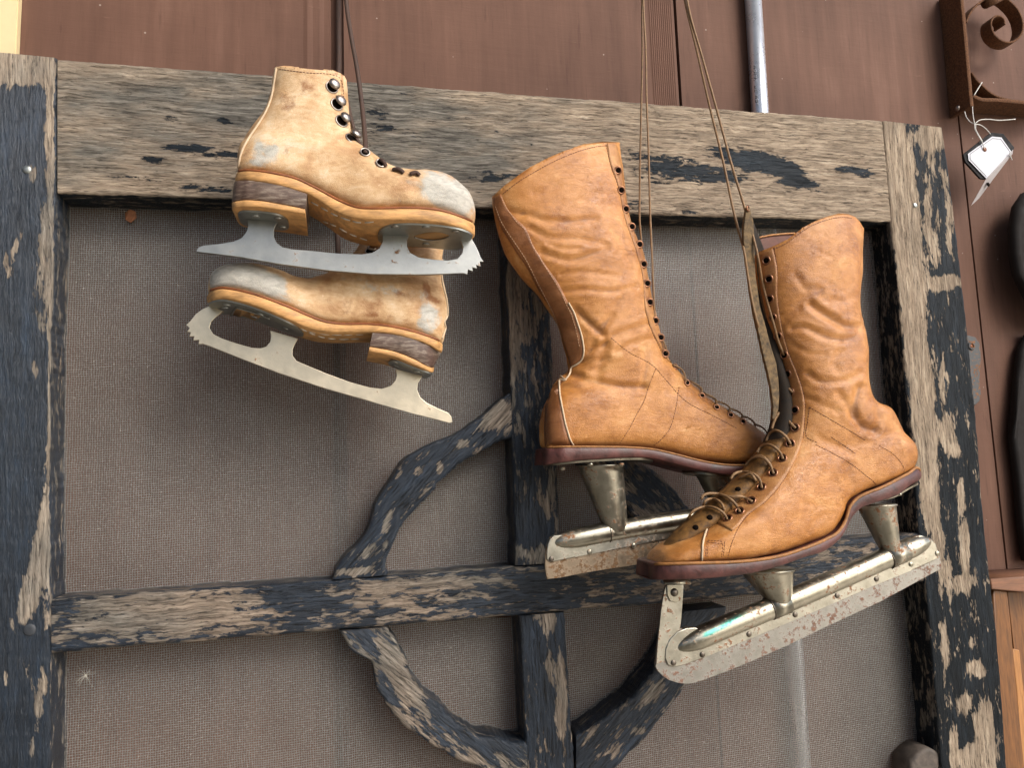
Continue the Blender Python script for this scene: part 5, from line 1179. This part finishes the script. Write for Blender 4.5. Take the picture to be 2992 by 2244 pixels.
bodyb, bvb = tall_boot(tb_, YB, footB, shaftB, rimB,
    B_(Ze, .452, [(1140, 620, 50, 60, 0, .35), (1210, 740, 60, 20, 30, .25), (1300, 900, 90, 14, 20, .3), (1200, 965, 120, 16, 5, .3), (1270, 1240, 60, 14, 0, .2), (1430, 1440, 70, 50, -30, .45), (1500, 1560, 60, 30, 20, .3), (1000, 850, 40, 14, -30, .2), (1100, 1210, 40, 16, 0, .2), (1390, 640, 18, 60, 0, .2), (1040, 330, 200, 30, -25, .15)]) +
    B_(Zf, .452, [(200, 740, 60, 30, 0, .5), (1300, 60, 60, 14, 30, .3), (900, 500, 100, 60, 20, .2), (1100, 330, 120, 60, 30, .15), (700, 560, 90, 40, -30, .25), (1430, 350, 60, 30, -60, .3), (400, 740, 200, 16, 0, .3), (1000, 640, 200, 14, -20, .25)]),
    [(Ze((1150, 755), (1210, 800), (1290, 850), (1370, 890), (1455, 900)), -.0040, 16), (Ze((1190, 720), (1260, 770), (1330, 800)), .0012, 14), (Ze((1030, 905), (1110, 900), (1200, 940), (1300, 975), (1400, 975), (1460, 945)), -.0028, 15), (Ze((980, 840), (1070, 760), (1130, 690)), -.0014, 15), (Ze((1050, 560), (1110, 640), (1200, 650)), -.0014, 16),
     (Ze((1130, 1200), (1200, 1245), (1300, 1250), (1400, 1235), (1470, 1200)), -.0022, 15), (Ze((1465, 1290), (1440, 1380), (1440, 1470), (1480, 1540), (1560, 1570)), -.0046, 19), (Ze((1330, 1330), (1390, 1400), (1420, 1480)), -.0024, 18), (Ze((1090, 1340), (1200, 1390), (1320, 1440)), -.0012, 13), (Ze((1580, 1430), (1590, 1500), (1560, 1560)), -.0022, 16),
     (Ze((1340, 1060), (1300, 1130), (1330, 1190)), -.0014, 16), (Ze((1030, 1010), (1120, 1060), (1240, 1080)), -.0012, 12), (Ze((1430, 700), (1370, 730), (1300, 720)), -.0016, 14), (Ze((1380, 500), (1400, 600), (1390, 680)), -.0010, 18), (Ze((1180, 400), (1240, 430), (1300, 460)), -.0006, 8),
     (Zf((1100, 380), (1200, 390), (1330, 400)), -.0008, 12), (Zf((1380, 130), (1400, 250), (1390, 380)), -.0012, 18), (Zf((960, 180), (1000, 300), (960, 420)), -.0008, 20), (Zf((1130, 560), (1200, 480), (1290, 440)), -.0008, 14), (Zf((1200, -50), (1300, 0), (1400, 60)), -.0010, 12), (Zf((240, 640), (330, 660), (430, 650)), -.0007, 12)], YB - .03)
Yb = YB - .03
# tongue and the far eyelet flap seen through the open lacing
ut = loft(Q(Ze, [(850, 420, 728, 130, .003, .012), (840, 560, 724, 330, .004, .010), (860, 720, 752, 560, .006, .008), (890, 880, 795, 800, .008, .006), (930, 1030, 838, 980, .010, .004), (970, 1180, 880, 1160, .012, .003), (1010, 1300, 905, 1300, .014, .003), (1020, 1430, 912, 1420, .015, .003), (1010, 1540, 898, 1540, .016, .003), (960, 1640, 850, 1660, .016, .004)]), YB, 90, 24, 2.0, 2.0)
mk('upper_tongue', ut[0], ut[1], MT['shaded_tongue'], tb_)
tg = loft(Q(Zf, [(1030, -90, 905, -100, .015, .003), (960, -20, 848, 0, .016, .003), (900, 100, 790, 66, .017, .003), (810, 220, 705, 182, .018, .003), (720, 330, 605, 272, .019, .003), (620, 430, 490, 380, .020, .003), (520, 530, 385, 465, .020, .003), (420, 600, 290, 545, .018, .003), (330, 660, 215, 630, .014, .003), (250, 700, 180, 680, .006, .003)]), YB, 110, 24, 2.0, 2.0)
me = bpy.data.meshes.new('x'); V, Fc = tg
tgo = mk('tongue', V, Fc, MT['tongue'], tb_); bvt = BVHTree.FromPolygons([Vector(v) for v in V], Fc)
plate('far_flap', Ze((730, 140), (736, 118), (746, 112), (756, 124), (766, 170), (778, 210), (782, 300), (784, 400), (792, 560), (820, 760), (850, 870), (888, 1010), (926, 1130), (940, 1240), (946, 1340), (940, 1430), (922, 1480), (902, 1500), (900, 1480), (906, 1410), (892, 1290), (868, 1180), (838, 1060), (812, 940), (780, 800), (758, 660), (744, 560), (728, 440), (714, 330), (716, 240)), YB - .014, YB - .010, MT['suede'], tb_, .0008)
plate('inner_flap', Ze((775, 345), (800, 325), (850, 311), (950, 297), (1040, 290), (1090, 310), (1050, 440), (930, 500), (790, 520)), YB + .012, YB + .015, MT['lining'], tb_, .0006)
tube('flap_edge', [P(p, YB + .0115) for p in Ze((775, 345), (800, 325), (850, 311), (950, 297), (1045, 291))], .0012, MT['tan'], tb_, 6, 24)
for p in ((742, 130),):
    V, Fc = torus(P(Ze(p)[0], YB - .0145), (0.6, -1, 0), .0028, .0009); mk('eyelet', V, Fc, MT['copper'], tb_)
for p in ((402, 533), (495, 470), (676, 286)):
    q, nr = hit(bvt, Zf(p)[0], .0002, YB); V, Fc = rev(q - nr * .001, nr, [(.0034, 0), (.0030, .0011)], 9); mk('flap_hole', V, Fc, MT['hole'], tgo)
band = patch('eyelet_band', bvb, Ze((808, 425), (812, 560), (842, 740), (872, 860), (908, 990), (938, 1090), (962, 1190), (984, 1310), (990, 1400), (984, 1470), (958, 1565), (925, 1640)) + Zf((866, 90), (790, 200), (710, 300), (628, 388), (560, 440), (512, 485)),
      Ze((903, 388), (928, 500), (932, 700), (960, 900), (1010, 1080), (1060, 1200), (1090, 1290), (1108, 1380), (1106, 1500), (1097, 1600)) + Zf((1086, -4), (1026, 136), (946, 266), (846, 376), (726, 466), (672, 536), (640, 560)), .0010, MT['facing'], bodyb, 130, 8, Yb, skirt=.0012)
tube('flap_edge', sm3(on_line(bvb, Ze((806, 425), (810, 560), (840, 740), (870, 860), (906, 990), (936, 1090), (960, 1190), (982, 1310), (988, 1400), (982, 1470), (956, 1565), (922, 1640)) + Zf((862, 90), (786, 200), (706, 300), (624, 388), (556, 440), (508, 485)), .0006, 120, Yb), 4), .0011, MT['suede'], bodyb, 6)
stitch('stitching', bvb, [Ze((910, 380), (930, 500), (932, 700), (962, 900), (1012, 1080), (1062, 1200), (1092, 1290), (1110, 1380), (1108, 1500), (1098, 1620)), Zf((1086, -4), (1026, 136), (946, 266), (846, 376), (756, 442), (700, 505), (660, 580), (630, 660), (608, 740)),
    Ze((1140, 1415), (1220, 1462), (1300, 1510), (1400, 1568), (1500, 1630)), Zf((1280, -50), (1400, 30), (1440, 60)), Zf((1180, 0), (1290, 55), (1400, 118), (1500, 195), (1560, 245), (1592, 285)), Ze((1140, 1415), (1128, 1510), (1118, 1604), (1200, 1650)),
    Zf((1590, 5), (1680, 60), (1740, 130), (1762, 190)), Zf((478, 622), (470, 690), (462, 758)), Zf((486, 622), (480, 690), (475, 758)), Zf((482, 618), (590, 626)), Zf((484, 632), (580, 640)), Zf((592, 626), (586, 690), (580, 755)), Zf((580, 640), (575, 690), (568, 755)), Zf((508, 488), (490, 540), (474, 600)), Ze((905, 395), (1000, 350), (1060, 302), (1150, 243), (1260, 202), (1350, 186), (1420, 194))],
    MT['thread_d'], bodyb, .00042, .0001, .0023, .0007, Yb)
tube('cap_edge', sm3(on_line(bvb, Zf((503, 492), (480, 545), (458, 610), (446, 690), (442, 760)), .0007, 40, Yb), 2), .0011, MT['cutedge'], bodyb, 6)
for p in ((863, 468), (880, 587), (885, 715), (905, 835), (940, 955), (980, 1078), (1002, 1200), (1022, 1318), (1048, 1435), (1048, 1550)): eyelet(bvb, Ze(p)[0], tb_, .0040, .0011, None, Yb)
for p in ((1790, 657), (1740, 755), (1680, 850), (1605, 942), (1540, 1030), (1465, 1098), (1390, 1145)): eyelet(bvb, Zd(p)[0], tb_, .0042, .0011, None, Yb)
def mixlace(pts, r=.00165, base=.0016, arch=.004):
    L = crp(Zd(*pts), 30); out = []
    for i, p in enumerate(L):
        u = i / 29; o = base + arch * math.sin(math.pi * u) ** .7; d = ray(*p); best = None
        for b in (bvb, bvt):
            rr = b.ray_cast(CAMP, d)
            if rr[0] is not None and (best is None or rr[3] < best[1]): best = (rr[0], rr[3])
        if best is None: q = P(tuple(p), YB - .004); out.append(q)
        else: out.append(best[0] - d * o)
    return tube('lace_loop', sm3(out, 6), r, MT['lace'], tb_, 8, 0, .85)
for ln in ([(1128, 1145), (1150, 1100), (1200, 1072), (1265, 1062), (1320, 1078), (1360, 1105), (1384, 1148)],
           [(1228, 1062), (1236, 1030), (1275, 1012), (1320, 1022), (1350, 1050), (1362, 1085)],
           [(1214, 1015), (1222, 990), (1270, 978), (1340, 985), (1410, 1020), (1445, 1060), (1464, 1100)],
           [(1330, 985), (1400, 1000), (1470, 996), (1545, 1032)],
           [(1405, 885), (1420, 855), (1465, 838), (1520, 842), (1570, 862), (1598, 900), (1606, 945)],
           [(1500, 800), (1530, 760), (1580, 742), (1625, 752), (1660, 790), (1682, 852)],
           [(1575, 715), (1600, 675), (1640, 660), (1690, 680), (1725, 715), (1743, 758)],
           [(1635, 640), (1655, 590), (1690, 568), (1740, 590), (1770, 620), (1792, 660)],
           [(1560, 740), (1600, 735), (1640, 770), (1655, 800)], [(1460, 880), (1500, 860), (1530, 850), (1570, 900)],
           [(1700, 480), (1735, 440), (1760, 480), (1795, 530), (1824, 556)], [(1670, 560), (1690, 500), (1740, 430)],
           [(1665, 190), (1700, 215), (1745, 265), (1806, 324)], [(1650, 120), (1660, 170), (1690, 205)]): mixlace(ln)
for p in ((980, 1078),):
    e = hit(bvb, Ze(p)[0], .0012, Yb)[0]
L = [P(p, y) for p, y in zip(Zm((1100, -180), (1124, 0), (1230, 400), (1310, 690), (1410, 1060), (1500, 1360), (1580, 1659)), (-.03, -.034, -.06, -.08, -.10, -.122, -.142))]
L += [hit(bvb, q, .0030, Yb)[0] for q in Ze((845, 600), (885, 760), (925, 900), (950, 990))] + [e]
tube('lace', L, .0014, MT['lace'], tb_, 8, 80)
L = [P(p, y) for p, y in zip(Zm((1080, -180), (1108, 0), (1180, 300), (1270, 690), (1360, 1060), (1430, 1390), (1475, 1560)), (-.026, -.03, -.05, -.075, -.10, -.12, -.128))] + [P(q, YB - .016) for q in Ze((716, 400), (740, 560), (775, 760), (810, 900))]
tube('lace', L, .0014, MT['lace'], tb_, 8, 80)
# sole, plates and tube runner
sb_, sbb, RB_ = sole('sole', Q(Zf, [(1862, 175, 1864, 200, .003), (1838, 152, 1862, 222, .014), (1780, 188, 1800, 262, .026), (1700, 232, 1715, 325, .032), (1600, 282, 1610, 362, .034), (1520, 312, 1540, 385, .033), (1455, 345, 1475, 412, .032), (1405, 400, 1420, 470, .032), (1375, 490, 1382, 545, .033), (1330, 562, 1350, 600, .036),
    (1250, 612, 1262, 676, .040), (1100, 674, 1110, 730, .044), (950, 722, 955, 785, .046), (800, 748, 802, 826, .047), (640, 762, 640, 850, .046), (450, 768, 450, 868, .043), (300, 772, 298, 873, .038), (210, 774, 205, 874, .032), (160, 775, 152, 874, .026), (132, 776, 124, 874, .020), (116, 778, 110, 873, .014), (109, 780, 104, 871, .008), (107, 782, 103, 869, .002)]), YB, MT['sole_red'], tb_, 140, .0014)
tube('welt', edge_line(RB_, YB, 1.04, -.0004, 2, -2), .0016, MT['welt'], sb_, 8)
under('toe_plate', RB_, YB, Zf((640, 0))[0][0], Zf((1090, 0))[0][0], .034, .0020, MT['nickel'], tb_)
under('heel_plate', RB_, YB, Zf((1480, 0))[0][0], Zf((1770, 0))[0][0], .028, .0020, MT['nickel'], tb_)
for c0, r0, c1, r1 in (((855, 800), .0280, (962, 1062), .0078), ((1568, 385), .0205, (1682, 748), .0076)):
    V, Fc = cup(c0, r0, c1, r1, YB, Zf); o = mk('cup_post', V, Fc, MT['nickel'], tb_)
V, Fc = bullet([(262, 1322), (500, 1218), (900, 1052), (1300, 880), (1640, 730), (1800, 662), (1925, 612)], .0112, YB, Zf); tbo = mk('tube', V, Fc, MT['nickel'], tb_)
rust_r(tbo, B_(Zf, .452, [(620, 1150, 150, 26, -30, .8), (480, 1220, 60, 20, -30, .7), (1230, 900, 120, 12, -27, .4), (1850, 660, 40, 12, -30, .5)]), 'green')
for a, b in (((880, 1060), (960, 1030)), ((1640, 735), (1720, 700))):
    p, q = P(Zf(a)[0], YB), P(Zf(b)[0], YB); V, Fc = torus(p, q - p, .0114, .0008, 28, 6); mk('tube_collar', V, Fc, MT['darkmetal'], tbo)
    V, Fc = tube_data([p, p.lerp(q, 1.4)], [.0119, .0117], 28); mk('saddle', V, Fc, MT['nickel'], tbo)
hb_ = plate('blade_holder', Zf((206, 1380), (210, 1320), (235, 1262), (285, 1210), (345, 1186), (400, 1182), (450, 1200), (520, 1222), (900, 1052), (1300, 880), (1640, 730), (1740, 690), (1790, 605), (1860, 585), (1920, 605), (1955, 640), (1972, 690), (1976, 735), (1800, 812), (1500, 935), (1250, 1045), (1000, 1152), (700, 1278), (450, 1380), (330, 1425), (262, 1440), (225, 1425)), YB - .0034, YB + .0034, MT['nickel_pale'], tb_, .0009)
rn = plate('runner', Zf((214, 905), (325, 905), (318, 1000), (312, 1100), (304, 1188), (400, 1210), (1000, 1010), (1740, 700), (1860, 650), (1970, 680), (1990, 760), (1993, 800), (1800, 905), (1600, 1015), (1200, 1200), (1000, 1296), (800, 1385), (600, 1468), (450, 1525), (390, 1543), (340, 1548), (285, 1540), (230, 1522), (190, 1494), (160, 1465), (145, 1438), (152, 1340), (165, 1250), (178, 1120), (192, 1000)), YB - .0017, YB + .0017, MT['runner'], tb_, .0004)
st = plate('toe_strut', Zf((213, 900), (326, 900), (320, 1000), (313, 1100), (304, 1192), (255, 1238), (225, 1290), (208, 1350), (203, 1400), (150, 1420), (158, 1300), (170, 1180), (180, 1080), (194, 990)), YB - .0026, YB - .0018, MT['nickel_pale'], tb_, .0003)
plate('strut_tab', Zf((218, 905), (318, 905), (316, 970), (305, 1010), (275, 1022), (240, 1012), (222, 975)), YB - .0044, YB - .0027, MT['nickel'], st, .0006)
V, Fc = rev(P(Zf((266, 955))[0], YB - .0044), (0, -1, 0), [(.0042, -.001), (.0042, .0004), (.003, .0018), (.001, .0022)], 16); mk('rivet', V, Fc, MT['darkmetal'], st)
V, Fc = tube_data([P(Zf((200, 884))[0], YB), P(Zf((365, 880))[0], YB)], .0042, 12, flat=.5); mk('strut_flange', V, Fc, MT['nickel'], st)
for p in ((260, 1410), (447, 1357), (748, 1225), (1046, 1098), (1318, 975), (1572, 868), (1795, 772), (1965, 702)):
    V, Fc = rev(P(Zf(p)[0], YB - .0033), (0, -1, 0), [(.0030, 0), (.0029, .0006), (.002, .0012)], 14); mk('rivet', V, Fc, MT['darkmetal'] if p[0] < 1700 else MT['nickel'], hb_)
for p in ((1718, 326),):
    V, Fc = rev(P(Zf(p)[0], YB - .026) + Vector((0, 0, .002)), (0, -.2, -1), [(.003, 0), (.003, .0016), (.002, .0028)], 12); mk('rivet', V, Fc, MT['nickel'], tb_)
